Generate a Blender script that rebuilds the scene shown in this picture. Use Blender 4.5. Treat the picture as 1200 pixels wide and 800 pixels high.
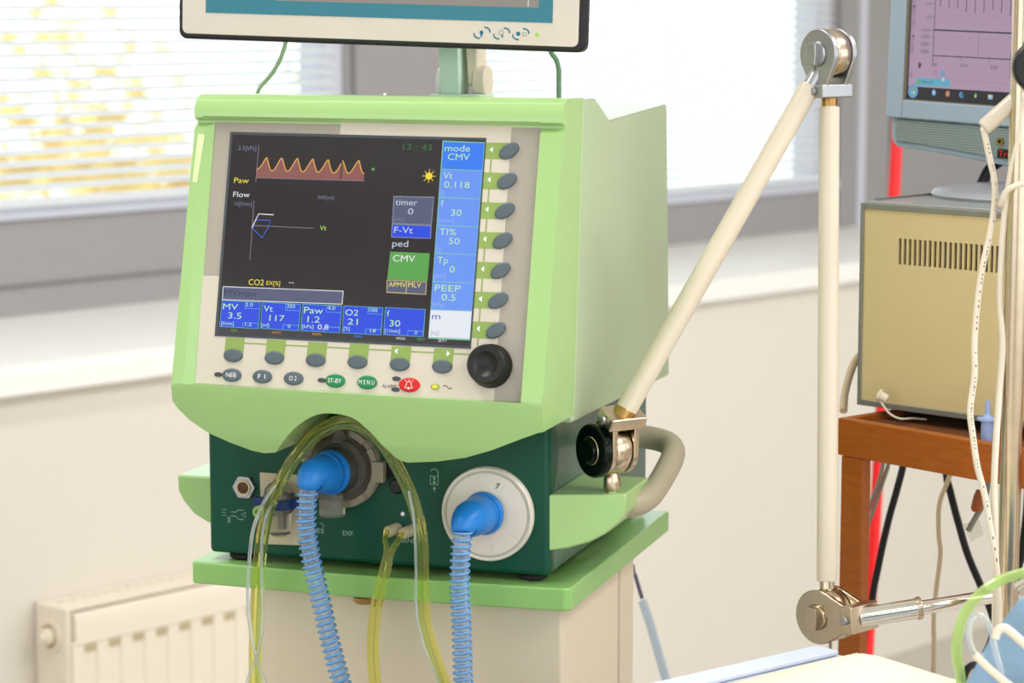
import bpy, bmesh, math, random
from mathutils import Vector, Matrix

random.seed(7)
for o in list(bpy.data.objects):
    bpy.data.objects.remove(o)
S = bpy.context.scene
COL = S.collection
R = math.radians
PI = math.pi

# ------------------------------------------------------------------ camera
cam_d = bpy.data.cameras.new('camera')
cam = bpy.data.objects.new('camera', cam_d)
COL.objects.link(cam)
cam.location = (0, 0, 1.5)
cam.rotation_euler = (R(90 - 7.8), 0, 0)
cam_d.sensor_width = 36
cam_d.lens = 88.5
cam_d.clip_start = 0.05
cam_d.dof.use_dof = True
cam_d.dof.focus_distance = 2.42
cam_d.dof.aperture_fstop = 6.3
S.camera = cam

# ------------------------------------------------------------------ sky, lamps, exposure
EXPO = -0.4
W = bpy.data.worlds.new('overcast_sky')
S.world = W
W.use_nodes = True
wn = W.node_tree
wn.nodes['Background'].inputs[0].default_value = (0.93, 0.97, 1.0, 1)
wn.nodes['Background'].inputs[1].default_value = 3.0
S.view_settings.view_transform = 'Standard'
S.view_settings.look = 'None'
S.view_settings.exposure = EXPO
S.view_settings.gamma = 1
S.view_settings.use_curve_mapping = False


def area_lamp(name, loc, size, power, rot=(0, 0, 0), colour=(1, 0.985, 0.965)):
    d = bpy.data.lights.new(name, 'AREA')
    d.shape = 'RECTANGLE'
    d.size, d.size_y = size
    d.energy = power
    d.color = colour
    o = bpy.data.objects.new(name, d)
    COL.objects.link(o)
    o.location = loc
    o.rotation_euler = rot
    return o


# fluorescent ceiling fittings, and one added lamp at the end
area_lamp('ceiling_lamp', (-0.8, 2.3, 2.86), (1.2, 0.3), 34, (0, 0, R(46)))
area_lamp('ceiling_lamp', (1.6, 0.6, 2.86), (1.2, 0.3), 34, (0, 0, R(46)))
area_lamp('ceiling_lamp', (1.7, 2.3, 2.86), (1.2, 0.3), 60, (0, 0, R(46)))
area_lamp('ceiling_lamp', (2.9, 3.6, 2.86), (1.2, 0.3), 50, (0, 0, R(46)))  # unseen lamp added to brighten the right wall


# ------------------------------------------------------------------ materials
def lin(c):
    out = []
    for v in c:
        v = v / 255
        out.append(v / 12.92 if v <= 0.04045 else ((v + 0.055) / 1.055) ** 2.4)
    return tuple(out)


MATS = {}


def mat(name, rgb, rough=0.5, metal=0.0, coat=0.0, trans=0.0, ior=1.45, emit=0.0, vary=0.0, scale=30.0,
        bump=0.0, bscale=200.0, sss=0.0, spec=0.5):
    m = bpy.data.materials.new(name)
    m.use_nodes = True
    nt = m.node_tree
    b = nt.nodes['Principled BSDF']
    c = lin(rgb)
    b.inputs['Base Color'].default_value = (*c, 1)
    b.inputs['Roughness'].default_value = rough
    b.inputs['Metallic'].default_value = metal
    b.inputs['Coat Weight'].default_value = coat
    b.inputs['Coat Roughness'].default_value = 0.08
    b.inputs['Transmission Weight'].default_value = trans
    b.inputs['IOR'].default_value = ior
    b.inputs['Specular IOR Level'].default_value = spec
    if sss:
        b.inputs['Subsurface Weight'].default_value = sss
        b.inputs['Subsurface Radius'].default_value = (0.01, 0.01, 0.01)
    if emit:
        b.inputs['Emission Color'].default_value = (*c, 1)
        b.inputs['Emission Strength'].default_value = emit * 2 ** (-EXPO)
        b.inputs['Base Color'].default_value = (0.01, 0.01, 0.01, 1)
    if vary or bump:
        tc = nt.nodes.new('ShaderNodeTexCoord')
    if vary:
        n = nt.nodes.new('ShaderNodeTexNoise')
        n.inputs['Scale'].default_value = scale
        n.inputs['Detail'].default_value = 4
        nt.links.new(tc.outputs['Object'], n.inputs['Vector'])
        mix = nt.nodes.new('ShaderNodeMix')
        mix.data_type = 'RGBA'
        mix.inputs[6].default_value = (*[x * (1 - vary) for x in c], 1)
        mix.inputs[7].default_value = (*[min(1, x * (1 + vary)) for x in c], 1)
        nt.links.new(n.outputs['Fac'], mix.inputs[0])
        nt.links.new(mix.outputs[2], b.inputs['Base Color'])
    if bump:
        n2 = nt.nodes.new('ShaderNodeTexNoise')
        n2.inputs['Scale'].default_value = bscale
        nt.links.new(tc.outputs['Object'], n2.inputs['Vector'])
        bp = nt.nodes.new('ShaderNodeBump')
        bp.inputs['Strength'].default_value = bump
        bp.inputs['Distance'].default_value = 0.002
        nt.links.new(n2.outputs['Fac'], bp.inputs['Height'])
        nt.links.new(bp.outputs[0], b.inputs['Normal'])
    MATS[name] = m
    return m


def clear_mat(name, tint, opac, body, rough=0.08, edge=0.55):
    """thin clear plastic: mostly see-through, with a tinted body and a gloss"""
    m = bpy.data.materials.new(name)
    m.use_nodes = True
    nt = m.node_tree
    nt.nodes.clear()
    out = nt.nodes.new('ShaderNodeOutputMaterial')
    tr = nt.nodes.new('ShaderNodeBsdfTransparent')
    tr.inputs[0].default_value = (*lin(tint), 1)
    p = nt.nodes.new('ShaderNodeBsdfPrincipled')
    p.inputs['Base Color'].default_value = (*lin(body), 1)
    p.inputs['Roughness'].default_value = rough
    lw = nt.nodes.new('ShaderNodeLayerWeight')
    lw.inputs['Blend'].default_value = 0.35
    mp = nt.nodes.new('ShaderNodeMapRange')
    mp.inputs['To Min'].default_value = opac
    mp.inputs['To Max'].default_value = min(1.0, opac + edge)
    nt.links.new(lw.outputs['Facing'], mp.inputs['Value'])
    mx = nt.nodes.new('ShaderNodeMixShader')
    nt.links.new(mp.outputs[0], mx.inputs[0])
    nt.links.new(tr.outputs[0], mx.inputs[1])
    nt.links.new(p.outputs[0], mx.inputs[2])
    nt.links.new(mx.outputs[0], out.inputs[0])
    MATS[name] = m
    return m


mat('green_enamel', (160, 198, 126), 0.28, coat=0.5, vary=0.04, scale=14, bump=0.03, bscale=500)
mat('cover_green', (174, 194, 154), 0.28, coat=0.5, vary=0.04, scale=9)  # enamel green made paler: the wall's reflection is put into the colour
mat('tray_green', (146, 196, 112), 0.3, coat=0.3, vary=0.05, scale=12)
mat('dark_green', (0, 74, 54), 0.3, vary=0.08, scale=20, spec=0.4)
mat('side_green', (74, 108, 96), 0.16, coat=0.2, vary=0.04, scale=12)
mat('grey_panel', (166, 158, 147), 0.5, vary=0.03)
mat('cream_panel', (208, 199, 184), 0.5, vary=0.03)
mat('screen_glass', (36, 32, 36), 0.12, spec=0.6, vary=0.15, scale=14)
mat('screen_rim', (62, 70, 78), 0.4, vary=0.05)
mat('lime_print', (138, 164, 84), 0.5, vary=0.03)
mat('key_grey', (84, 96, 104), 0.45, vary=0.06)
mat('black_plastic', (15, 14, 13), 0.42, vary=0.2)
mat('black_rubber', (16, 16, 17), 0.6, vary=0.2)
mat('button_green', (8, 128, 74), 0.4, vary=0.05)
mat('button_red', (208, 22, 14), 0.4, vary=0.05)
mat('white_print', (236, 238, 238), 0.5, vary=0.02)
mat('black_print', (36, 34, 34), 0.5, vary=0.05)
mat('grey_print', (156, 184, 168), 0.5, vary=0.05)
mat('led_dark', (62, 64, 68), 0.3, vary=0.1)
mat('led_amber', (236, 226, 60), 0.3, emit=1.0)
mat('cream_plastic', (226, 214, 192), 0.38, vary=0.04)
mat('disc_cream', (232, 222, 207), 0.4, vary=0.03)
mat('rim_grey', (186, 184, 170), 0.4, vary=0.04)
mat('beige_handle', (172, 162, 138), 0.42, vary=0.05)
mat('plate_beige', (204, 190, 160), 0.5, vary=0.05)
mat('blue_plastic', (22, 122, 206), 0.38, vary=0.06)
mat('navy_band', (22, 48, 112), 0.4, vary=0.08)
mat('coil_blue', (124, 182, 238), 0.25, vary=0.04, trans=0.3)
clear_mat('hose_clear', (226, 236, 246), 0.25, (214, 228, 242))
mat('tube_lime', (248, 246, 150), 0.07, trans=0.92, ior=1.32)
mat('tube_green', (226, 242, 150), 0.07, trans=0.92, ior=1.32)
mat('tube_white', (240, 246, 250), 0.08, trans=0.8, ior=1.3)
mat('clear_smoke', (206, 200, 200), 0.06, trans=0.94, ior=1.4)
mat('clear_plastic', (240, 240, 230), 0.05, trans=0.92, ior=1.36)
clear_mat('clear_green', (222, 240, 188), 0.35, (206, 230, 156))
mat('ring_taupe', (158, 146, 126), 0.35, vary=0.08, trans=0.15)
mat('chrome', (232, 228, 220), 0.1, metal=1.0, vary=0.04, scale=60)
mat('warm_steel', (206, 190, 166), 0.22, metal=1.0, vary=0.12, scale=80)
mat('satin_steel', (176, 176, 178), 0.36, metal=1.0, vary=0.06, scale=120)
mat('dark_gloss', (16, 24, 16), 0.12, metal=0.6, vary=0.1)
mat('brass', (176, 140, 84), 0.3, metal=1.0, vary=0.1)
mat('copper_dark', (92, 60, 36), 0.5, metal=0.5, vary=0.2)
mat('arm_cream', (214, 202, 182), 0.35, coat=0.3, vary=0.03, scale=20)
mat('cabinet', (232, 218, 194), 0.45, vary=0.03, scale=8)
mat('wall_paint', (224, 217, 206), 0.75, vary=0.02, scale=3, bump=0.05, bscale=120)
mat('sill_white', (244, 242, 238), 0.4, vary=0.02)
mat('frame_grey', (156, 152, 152), 0.45, vary=0.03)
mat('frame_light', (206, 208, 220), 0.45, vary=0.03)
mat('frame_dark', (120, 118, 124), 0.45, vary=0.03)
mat('ceiling_white', (240, 240, 236), 0.8, vary=0.02, scale=4)
mat('floor_vinyl', (190, 184, 174), 0.4, vary=0.08, scale=6)
mat('radiator', (236, 226, 208), 0.35, vary=0.02)
mat('radiator_dark', (190, 176, 140), 0.6, vary=0.1)
mat('monitor_cream', (212, 202, 190), 0.42, vary=0.02)
mat('teal_screen', (18, 130, 146), 0.3, emit=0.85)
mat('grey_screen', (148, 140, 128), 0.3, emit=0.85)
mat('teal_print', (20, 110, 136), 0.5, vary=0.03)
mat('pale_green', (198, 226, 204), 0.45, vary=0.03)
mat('lcd_frame', (150, 166, 182), 0.36, vary=0.03, spec=0.6)
mat('lcd_bezel', (112, 106, 86), 0.4, vary=0.06)
mat('lcd_violet', (172, 146, 172), 0.3, emit=0.92)
mat('lcd_dark', (38, 34, 46), 0.3, emit=0.9)
mat('lcd_line', (70, 62, 84), 0.3, emit=0.9)
mat('lcd_faint', (150, 128, 156), 0.3, emit=0.9)
mat('lcd_blue', (110, 156, 196), 0.3, emit=0.9)
mat('lcd_teal', (96, 170, 196), 0.3, emit=0.9)
mat('lcd_orange', (214, 130, 70), 0.3, emit=0.9)
mat('lcd_green', (96, 180, 76), 0.3, emit=0.9)
mat('lcd_sky', (110, 180, 232), 0.3, emit=0.9)
mat('lcd_pale', (214, 206, 190), 0.3, emit=0.9)
mat('red_print', (214, 30, 24), 0.4, vary=0.05)
mat('box_beige', (212, 190, 142), 0.42, vary=0.03, scale=10)
mat('box_trim', (142, 140, 134), 0.35, metal=0.5, vary=0.08)
mat('box_top', (176, 180, 178), 0.3, metal=0.4, vary=0.05)
mat('slot_black', (10, 9, 8), 0.8, vary=0.1)
mat('stand_grey', (158, 160, 166), 0.35, vary=0.03)
mat('cable_white', (222, 211, 192), 0.45, vary=0.04)
mat('cable_beige', (206, 184, 150), 0.5, vary=0.05)
mat('cable_grey', (140, 134, 122), 0.5, vary=0.06)
mat('cable_green', (110, 146, 112), 0.45, vary=0.06)
mat('cable_pale_green', (168, 196, 160), 0.45, vary=0.06)
mat('red_paint', (222, 10, 16), 0.4, vary=0.05)
mat('lavender', (150, 170, 214), 0.4, vary=0.05)
mat('plug_green', (20, 140, 84), 0.4, vary=0.05)
mat('plug_brown', (164, 84, 32), 0.5, vary=0.1)
mat('blanket', (218, 209, 192), 0.85, vary=0.02, scale=14, bump=0.25, bscale=300)
mat('sheet_blue_white', (198, 206, 222), 0.8, vary=0.02, bump=0.2, bscale=250)
mat('cloth_blue', (132, 162, 190), 0.85, vary=0.06, scale=20, bump=0.3, bscale=400)
mat('tape', (212, 224, 172), 0.5, vary=0.1, scale=60)
mat('leaf_yellow', (250, 216, 96), 0.6, vary=0.2, scale=3)
mat('leaf_green', (176, 196, 110), 0.6, vary=0.2, scale=3)
mat('bark', (120, 104, 92), 0.8, vary=0.2)
mat('paving', (226, 226, 224), 0.8, vary=0.04, scale=2)


def wood_mat():
    m = mat('orange_wood', (176, 88, 16), 0.45)
    nt = m.node_tree
    b = nt.nodes['Principled BSDF']
    tc = nt.nodes.new('ShaderNodeTexCoord')
    mp = nt.nodes.new('ShaderNodeMapping')
    mp.inputs['Scale'].default_value = (6, 40, 40)
    n = nt.nodes.new('ShaderNodeTexNoise')
    n.inputs['Scale'].default_value = 6
    n.inputs['Detail'].default_value = 6
    cr = nt.nodes.new('ShaderNodeValToRGB')
    cr.color_ramp.elements[0].position = 0.3
    cr.color_ramp.elements[0].color = (*lin((154, 78, 8)), 1)
    cr.color_ramp.elements[1].position = 0.75
    cr.color_ramp.elements[1].color = (*lin((174, 92, 18)), 1)
    nt.links.new(tc.outputs['Object'], mp.inputs[0])
    nt.links.new(mp.outputs[0], n.inputs['Vector'])
    nt.links.new(n.outputs['Fac'], cr.inputs[0])
    nt.links.new(cr.outputs[0], b.inputs['Base Color'])


wood_mat()
mat('wood_dark', (120, 72, 40), 0.55, vary=0.25, scale=60)


def grille_mat():
    m = mat('speaker_grille', (112, 124, 122), 0.5)
    nt = m.node_tree
    b = nt.nodes['Principled BSDF']
    tc = nt.nodes.new('ShaderNodeTexCoord')
    sx = nt.nodes.new('ShaderNodeSeparateXYZ')
    nt.links.new(tc.outputs['Object'], sx.inputs[0])
    prod = nt.nodes.new('ShaderNodeMath')
    prod.operation = 'MINIMUM'
    for i, ax in enumerate('XY'):
        mu = nt.nodes.new('ShaderNodeMath')
        mu.operation = 'MULTIPLY'
        mu.inputs[1].default_value = 2 * PI / 0.0026
        sn = nt.nodes.new('ShaderNodeMath')
        sn.operation = 'SINE'
        nt.links.new(sx.outputs[ax], mu.inputs[0])
        nt.links.new(mu.outputs[0], sn.inputs[0])
        nt.links.new(sn.outputs[0], prod.inputs[i])
    gt = nt.nodes.new('ShaderNodeMath')
    gt.operation = 'GREATER_THAN'
    gt.inputs[1].default_value = 0.05
    nt.links.new(prod.outputs[0], gt.inputs[0])
    mix = nt.nodes.new('ShaderNodeMix')
    mix.data_type = 'RGBA'
    mix.inputs[6].default_value = (*lin((136, 150, 148)), 1)
    mix.inputs[7].default_value = (*lin((40, 44, 46)), 1)
    nt.links.new(gt.outputs[0], mix.inputs[0])
    nt.links.new(mix.outputs[2], b.inputs['Base Color'])


grille_mat()


def glass_mat():
    m = bpy.data.materials.new('window_glass')
    m.use_nodes = True
    nt = m.node_tree
    nt.nodes.clear()
    out = nt.nodes.new('ShaderNodeOutputMaterial')
    tr = nt.nodes.new('ShaderNodeBsdfTransparent')
    tr.inputs[0].default_value = (0.95, 0.97, 0.96, 1)
    gl = nt.nodes.new('ShaderNodeBsdfGlossy')
    gl.inputs['Roughness'].default_value = 0.02
    lw = nt.nodes.new('ShaderNodeLayerWeight')
    lw.inputs['Blend'].default_value = 0.12
    fr = nt.nodes.new('ShaderNodeMapRange')
    fr.inputs['To Min'].default_value = 0.03
    fr.inputs['To Max'].default_value = 0.6
    nt.links.new(lw.outputs['Facing'], fr.inputs['Value'])
    mx = nt.nodes.new('ShaderNodeMixShader')
    nt.links.new(fr.outputs[0], mx.inputs[0])
    nt.links.new(tr.outputs[0], mx.inputs[1])
    nt.links.new(gl.outputs[0], mx.inputs[2])
    nt.links.new(mx.outputs[0], out.inputs[0])
    MATS['window_glass'] = m


glass_mat()


def slat_mat():
    m = bpy.data.materials.new('slat_white')
    m.use_nodes = True
    nt = m.node_tree
    p = nt.nodes['Principled BSDF']
    p.inputs['Base Color'].default_value = (0.86, 0.87, 0.88, 1)
    p.inputs['Roughness'].default_value = 0.4
    t = nt.nodes.new('ShaderNodeBsdfTranslucent')
    t.inputs[0].default_value = (0.88, 0.9, 0.92, 1)
    mx = nt.nodes.new('ShaderNodeMixShader')
    mx.inputs[0].default_value = 0.42
    nt.links.new(p.outputs[0], mx.inputs[1])
    nt.links.new(t.outputs[0], mx.inputs[2])
    nt.links.new(mx.outputs[0], nt.nodes['Material Output'].inputs[0])
    MATS['slat_white'] = m


slat_mat()
SCREEN_COL = {
    'dim': (120, 124, 150), 'yellow': (246, 226, 70), 'white': (236, 238, 240), 'lime': (170, 226, 96),
    'orange': (226, 150, 60), 'dkgreen': (50, 112, 52), 'pale': (196, 210, 226), 'navy': (44, 50, 74),
    'paleg': (190, 236, 178), 'green': (96, 176, 60), 'sky': (50, 130, 240), 'dimcol': (150, 186, 232),
    'deepblue': (20, 76, 160), 'dimgrey': (160, 170, 190), 'lineg': (130, 200, 170), 'col_top': (44, 124, 246),
    'col_glare': (104, 150, 248), 'col_white': (232, 236, 246), 'grey': (140, 150, 170), 'slate': (82, 86, 118),  # paler blue of the lower column tiles has the screen's reflection painted in
    'tileblue': (6, 64, 226), 'cmvgreen': (84, 164, 68), 'yellowline': (214, 196, 110), 'lineteal': (84, 176, 200),
    'axis': (124, 118, 140), 'wave_red': (142, 84, 78), 'wave_yellow': (236, 178, 80), 'loop_blue': (40, 110, 220),
    'sun': (250, 220, 40)}
for k_, c_ in SCREEN_COL.items():
    mat('scr_' + k_, c_, 0.25, emit=0.93)


# ------------------------------------------------------------------ mesh helpers
def xf(bm, geom, M):
    if M is not None:
        bmesh.ops.transform(bm, matrix=M, verts=[v for v in geom if isinstance(v, bmesh.types.BMVert)])


def box(bm, x0, x1, y0, y1, z0, z1, M=None):
    vs = [bm.verts.new((x, y, z)) for z in (z0, z1) for y in (y0, y1) for x in (x0, x1)]
    for f in ((0, 2, 3, 1), (4, 5, 7, 6), (0, 1, 5, 4), (2, 6, 7, 3), (0, 4, 6, 2), (1, 3, 7, 5)):
        bm.faces.new([vs[i] for i in f])
    xf(bm, vs, M)
    return vs


def prism(bm, pts, z0, z1, M=None, mi=0):
    a = [bm.verts.new((p[0], p[1], z0)) for p in pts]
    b = [bm.verts.new((p[0], p[1], z1)) for p in pts]
    n = len(pts)
    fs = [bm.faces.new(a[::-1]), bm.faces.new(b)]
    for i in range(n):
        fs.append(bm.faces.new((a[i], a[(i + 1) % n], b[(i + 1) % n], b[i])))
    for f in fs:
        f.material_index = mi
    xf(bm, a + b, M)
    return a + b


def prism_x(bm, pts, x0, x1):
    """polygon in (y, z) pushed along x"""
    a = [bm.verts.new((x0, p[0], p[1])) for p in pts]
    b = [bm.verts.new((x1, p[0], p[1])) for p in pts]
    n = len(pts)
    bm.faces.new(a[::-1])
    bm.faces.new(b)
    for i in range(n):
        bm.faces.new((a[i], a[(i + 1) % n], b[(i + 1) % n], b[i]))
    return a + b


def prism_y(bm, pts, y0, y1):
    """polygon in (x, z) pushed along y"""
    a = [bm.verts.new((p[0], y0, p[1])) for p in pts]
    b = [bm.verts.new((p[0], y1, p[1])) for p in pts]
    n = len(pts)
    bm.faces.new(a[::-1])
    bm.faces.new(b)
    for i in range(n):
        bm.faces.new((a[i], a[(i + 1) % n], b[(i + 1) % n], b[i]))
    return a + b


def spline(pts, n=8, closed=False):
    P = [Vector(p) for p in pts]
    out = []
    m = len(P)
    rng = m if closed else m - 1
    for i in range(rng):
        p0 = P[(i - 1) % m] if (closed or i > 0) else P[0]
        p1, p2 = P[i], P[(i + 1) % m]
        p3 = P[(i + 2) % m] if (closed or i + 2 < m) else P[-1]
        for k in range(n):
            t = k / n
            out.append(0.5 * ((2 * p1) + (p2 - p0) * t + (2 * p0 - 5 * p1 + 4 * p2 - p3) * t * t
                              + (3 * p1 - p0 - 3 * p2 + p3) * t ** 3))
    if not closed:
        out.append(P[-1])
    return out


def sweep(bm, pts, r, seg=12, cap=True, mi=0, closed=False):
    P = [Vector(p) for p in pts]
    n = len(P)
    rs = r if isinstance(r, (list, tuple)) else [r] * n
    t0 = (P[1] - P[0]).normalized()
    ref = Vector((0, 0, 1)) if abs(t0.z) < 0.9 else Vector((1, 0, 0))
    nx = t0.cross(ref).normalized()
    rings = []
    for i in range(n):
        if closed:
            t = (P[(i + 1) % n] - P[i - 1]).normalized()
        else:
            t = (P[min(i + 1, n - 1)] - P[max(i - 1, 0)]).normalized()
        nx = (nx - t * nx.dot(t)).normalized()
        ny = t.cross(nx)
        rings.append([bm.verts.new(P[i] + (nx * math.cos(2 * PI * k / seg) + ny * math.sin(2 * PI * k / seg)) * rs[i])
                      for k in range(seg)])
    for i in range(n if closed else n - 1):
        a, b = rings[i], rings[(i + 1) % n]
        for k in range(seg):
            f = bm.faces.new((a[k], a[(k + 1) % seg], b[(k + 1) % seg], b[k]))
            f.material_index = mi
    if cap and not closed:
        f = bm.faces.new(rings[0][::-1])
        f.material_index = mi
        f = bm.faces.new(rings[-1])
        f.material_index = mi


def cyl(bm, p0, p1, r0, r1=None, seg=28, mi=0):
    sweep(bm, [p0, p1], [r0, r0 if r1 is None else r1], seg, True, mi)


def lathe(bm, prof, seg=40, M=None, mi=0):
    """profile of (radius, height) turned about local z"""
    rings = []
    allv = []
    for r, z in prof:
        if r < 1e-6:
            v = bm.verts.new((0, 0, z))
            rings.append([v])
            allv.append(v)
        else:
            ring = [bm.verts.new((r * math.cos(2 * PI * k / seg), r * math.sin(2 * PI * k / seg), z)) for k in range(seg)]
            rings.append(ring)
            allv += ring
    for a, b in zip(rings[:-1], rings[1:]):
        for k in range(seg):
            k2 = (k + 1) % seg
            if len(a) == 1 and len(b) == 1:
                continue
            if len(a) == 1:
                f = bm.faces.new((a[0], b[k], b[k2]))
            elif len(b) == 1:
                f = bm.faces.new((a[k], a[k2], b[0]))
            else:
                f = bm.faces.new((a[k], a[k2], b[k2], b[k]))
            f.material_index = mi
    for ring, flip in ((rings[0], True), (rings[-1], False)):
        if len(ring) > 1:
            f = bm.faces.new(ring[::-1] if flip else ring)
            f.material_index = mi
    xf(bm, allv, M)
    return allv


def along(p0, p1):
    """matrix that takes local z to the direction p0 -> p1, origin at p0"""
    p0, p1 = Vector(p0), Vector(p1)
    q = (p1 - p0).to_track_quat('Z', 'Y')
    return Matrix.Translation(p0) @ q.to_matrix().to_4x4()


def frame_mat(origin, x, y, z=None):
    x, y = Vector(x).normalized(), Vector(y).normalized()
    z = Vector(z).normalized() if z else x.cross(y)
    M = Matrix.Identity(4)
    for i in range(3):
        M[i][0], M[i][1], M[i][2], M[i][3] = x[i], y[i], z[i], origin[i]
    return M


def obj(name, bm, mats, parent=None, M=None, bevel=0.0, seg=2, smooth=True, angle=35, label=None, blimit=30):
    bmesh.ops.recalc_face_normals(bm, faces=bm.faces[:])
    me = bpy.data.meshes.new(name)
    bm.to_mesh(me)
    bm.free()
    for m in ([mats] if isinstance(mats, str) else mats):
        me.materials.append(MATS[m])
    if smooth:
        for p in me.polygons:
            p.use_smooth = True
        me.set_sharp_from_angle(angle=R(angle))
    o = bpy.data.objects.new(name, me)
    COL.objects.link(o)
    if parent is not None:
        o.parent = parent
    if M is not None:
        o.matrix_basis = M
    if bevel:
        b = o.modifiers.new('edge_round', 'BEVEL')
        b.width = bevel
        b.segments = seg
        b.limit_method = 'ANGLE'
        b.angle_limit = R(blimit)
        b.harden_normals = True
    if label:
        o['label'] = label
    return o


def thing(name, label, cat, loc=(0, 0, 0), rz=0.0, group=None):
    o = bpy.data.objects.new(name, None)
    o.empty_display_size = 0.05
    COL.objects.link(o)
    o.location = loc
    o.rotation_euler = (0, 0, rz)
    return tag(o, label, cat, group)


def tag(o, label, cat, group=None):
    o['label'] = label
    o['category'] = cat
    if group:
        o['group'] = group
    return o


def struct(o):
    o['kind'] = 'structure'
    return o


def inv(root):
    """matrix that lets a child of root be built in world coordinates"""
    return (Matrix.Translation(root.location) @ root.rotation_euler.to_matrix().to_4x4()).inverted()


def boolean(bm_a, cutters):
    tmp = []
    for i, b in enumerate([bm_a] + cutters):
        bmesh.ops.recalc_face_normals(b, faces=b.faces[:])
        me = bpy.data.meshes.new('cut')
        b.to_mesh(me)
        b.free()
        o = bpy.data.objects.new('cut', me)
        COL.objects.link(o)
        tmp.append(o)
    for c in tmp[1:]:
        md = tmp[0].modifiers.new('b', 'BOOLEAN')
        md.operation = 'DIFFERENCE'
        md.solver = 'EXACT'
        md.object = c
    dg = bpy.context.evaluated_depsgraph_get()
    dg.update()
    out = bmesh.new()
    me = tmp[0].evaluated_get(dg).to_mesh()
    out.from_mesh(me)
    for o in tmp:
        bpy.data.objects.remove(o)
    return out


GLYPH = {}


def glyphs(strings):
    """turn every string into flat triangles once, with the built-in typeface"""
    todo = [s for s in set(strings) | {'H'} if s not in GLYPH]
    made = []
    for s in todo:
        c = bpy.data.curves.new('letters', 'FONT')
        c.body = s
        c.size = 1
        c.offset = 0.0
        c.resolution_u = 3
        o = bpy.data.objects.new('letters', c)
        COL.objects.link(o)
        made.append((s, o, c))
    dg = bpy.context.evaluated_depsgraph_get()
    dg.update()
    for s, o, c in made:
        me = o.evaluated_get(dg).to_mesh()
        vs = [v.co.copy() for v in me.vertices]
        fs = [tuple(p.vertices) for p in me.polygons]
        GLYPH[s] = (vs, fs)
    for s, o, c in made:
        bpy.data.objects.remove(o)
        bpy.data.curves.remove(c)


def write(bm, s, x, y, w, h, z=0.0, mi=0, M=None, slant=0.0):
    vs, fs = GLYPH[s]
    if not vs:
        return
    cap = max(v.y for v in GLYPH['H'][0])
    x0, x1 = min(v.x for v in vs), max(v.x for v in vs)
    sx, sy = w / max(1e-6, x1 - x0), h / cap
    nv = []
    for v in vs:
        p = Vector((x + (v.x - x0) * sx + slant * v.y * sy, y + v.y * sy, z))
        nv.append(bm.verts.new(M @ p if M else p))
    for f in fs:
        try:
            bm.faces.new([nv[i] for i in f]).material_index = mi
        except ValueError:
            pass


def stroke(bm, pts, wdt, z=0.0, mi=0, closed=False, h=0.0001):
    """flat printed line through 2D points"""
    P = [Vector((p[0], p[1])) for p in pts]
    n = len(P)
    L, Rr = [], []
    for i in range(n):
        a = P[i - 1] if (i > 0 or closed) else P[i]
        b = P[(i + 1) % n] if (i < n - 1 or closed) else P[i]
        t = (b - a).normalized()
        nn = Vector((-t.y, t.x)) * (wdt / 2)
        L.append(bm.verts.new((*(P[i] + nn), z)))
        Rr.append(bm.verts.new((*(P[i] - nn), z)))
    for i in range(n if closed else n - 1):
        j = (i + 1) % n
        bm.faces.new((Rr[i], Rr[j], L[j], L[i])).material_index = mi


def flat(bm, pts, z, mi=0):
    bm.faces.new([bm.verts.new((p[0], p[1], z)) for p in pts]).material_index = mi


def ellipse(cx, cy, rx, ry, n=28, rot=0.0):
    c, s = math.cos(rot), math.sin(rot)
    return [(cx + rx * math.cos(a) * c - ry * math.sin(a) * s, cy + rx * math.cos(a) * s + ry * math.sin(a) * c)
            for a in [2 * PI * i / n for i in range(n)]]


def tube_thing(name, label, cat, pts, r, m, n=8, seg=10, group=None, M=None):
    """one cable or tube as a single mesh with its origin at its first point"""
    bm = bmesh.new()
    P = [(M @ Vector(p)) if M else Vector(p) for p in pts]
    o0 = P[0]
    sweep(bm, spline([p - o0 for p in P], n), r, seg)
    o = obj(name, bm, m)
    o.location = o0
    return tag(o, label, cat, group)


B = bmesh.new


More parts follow.
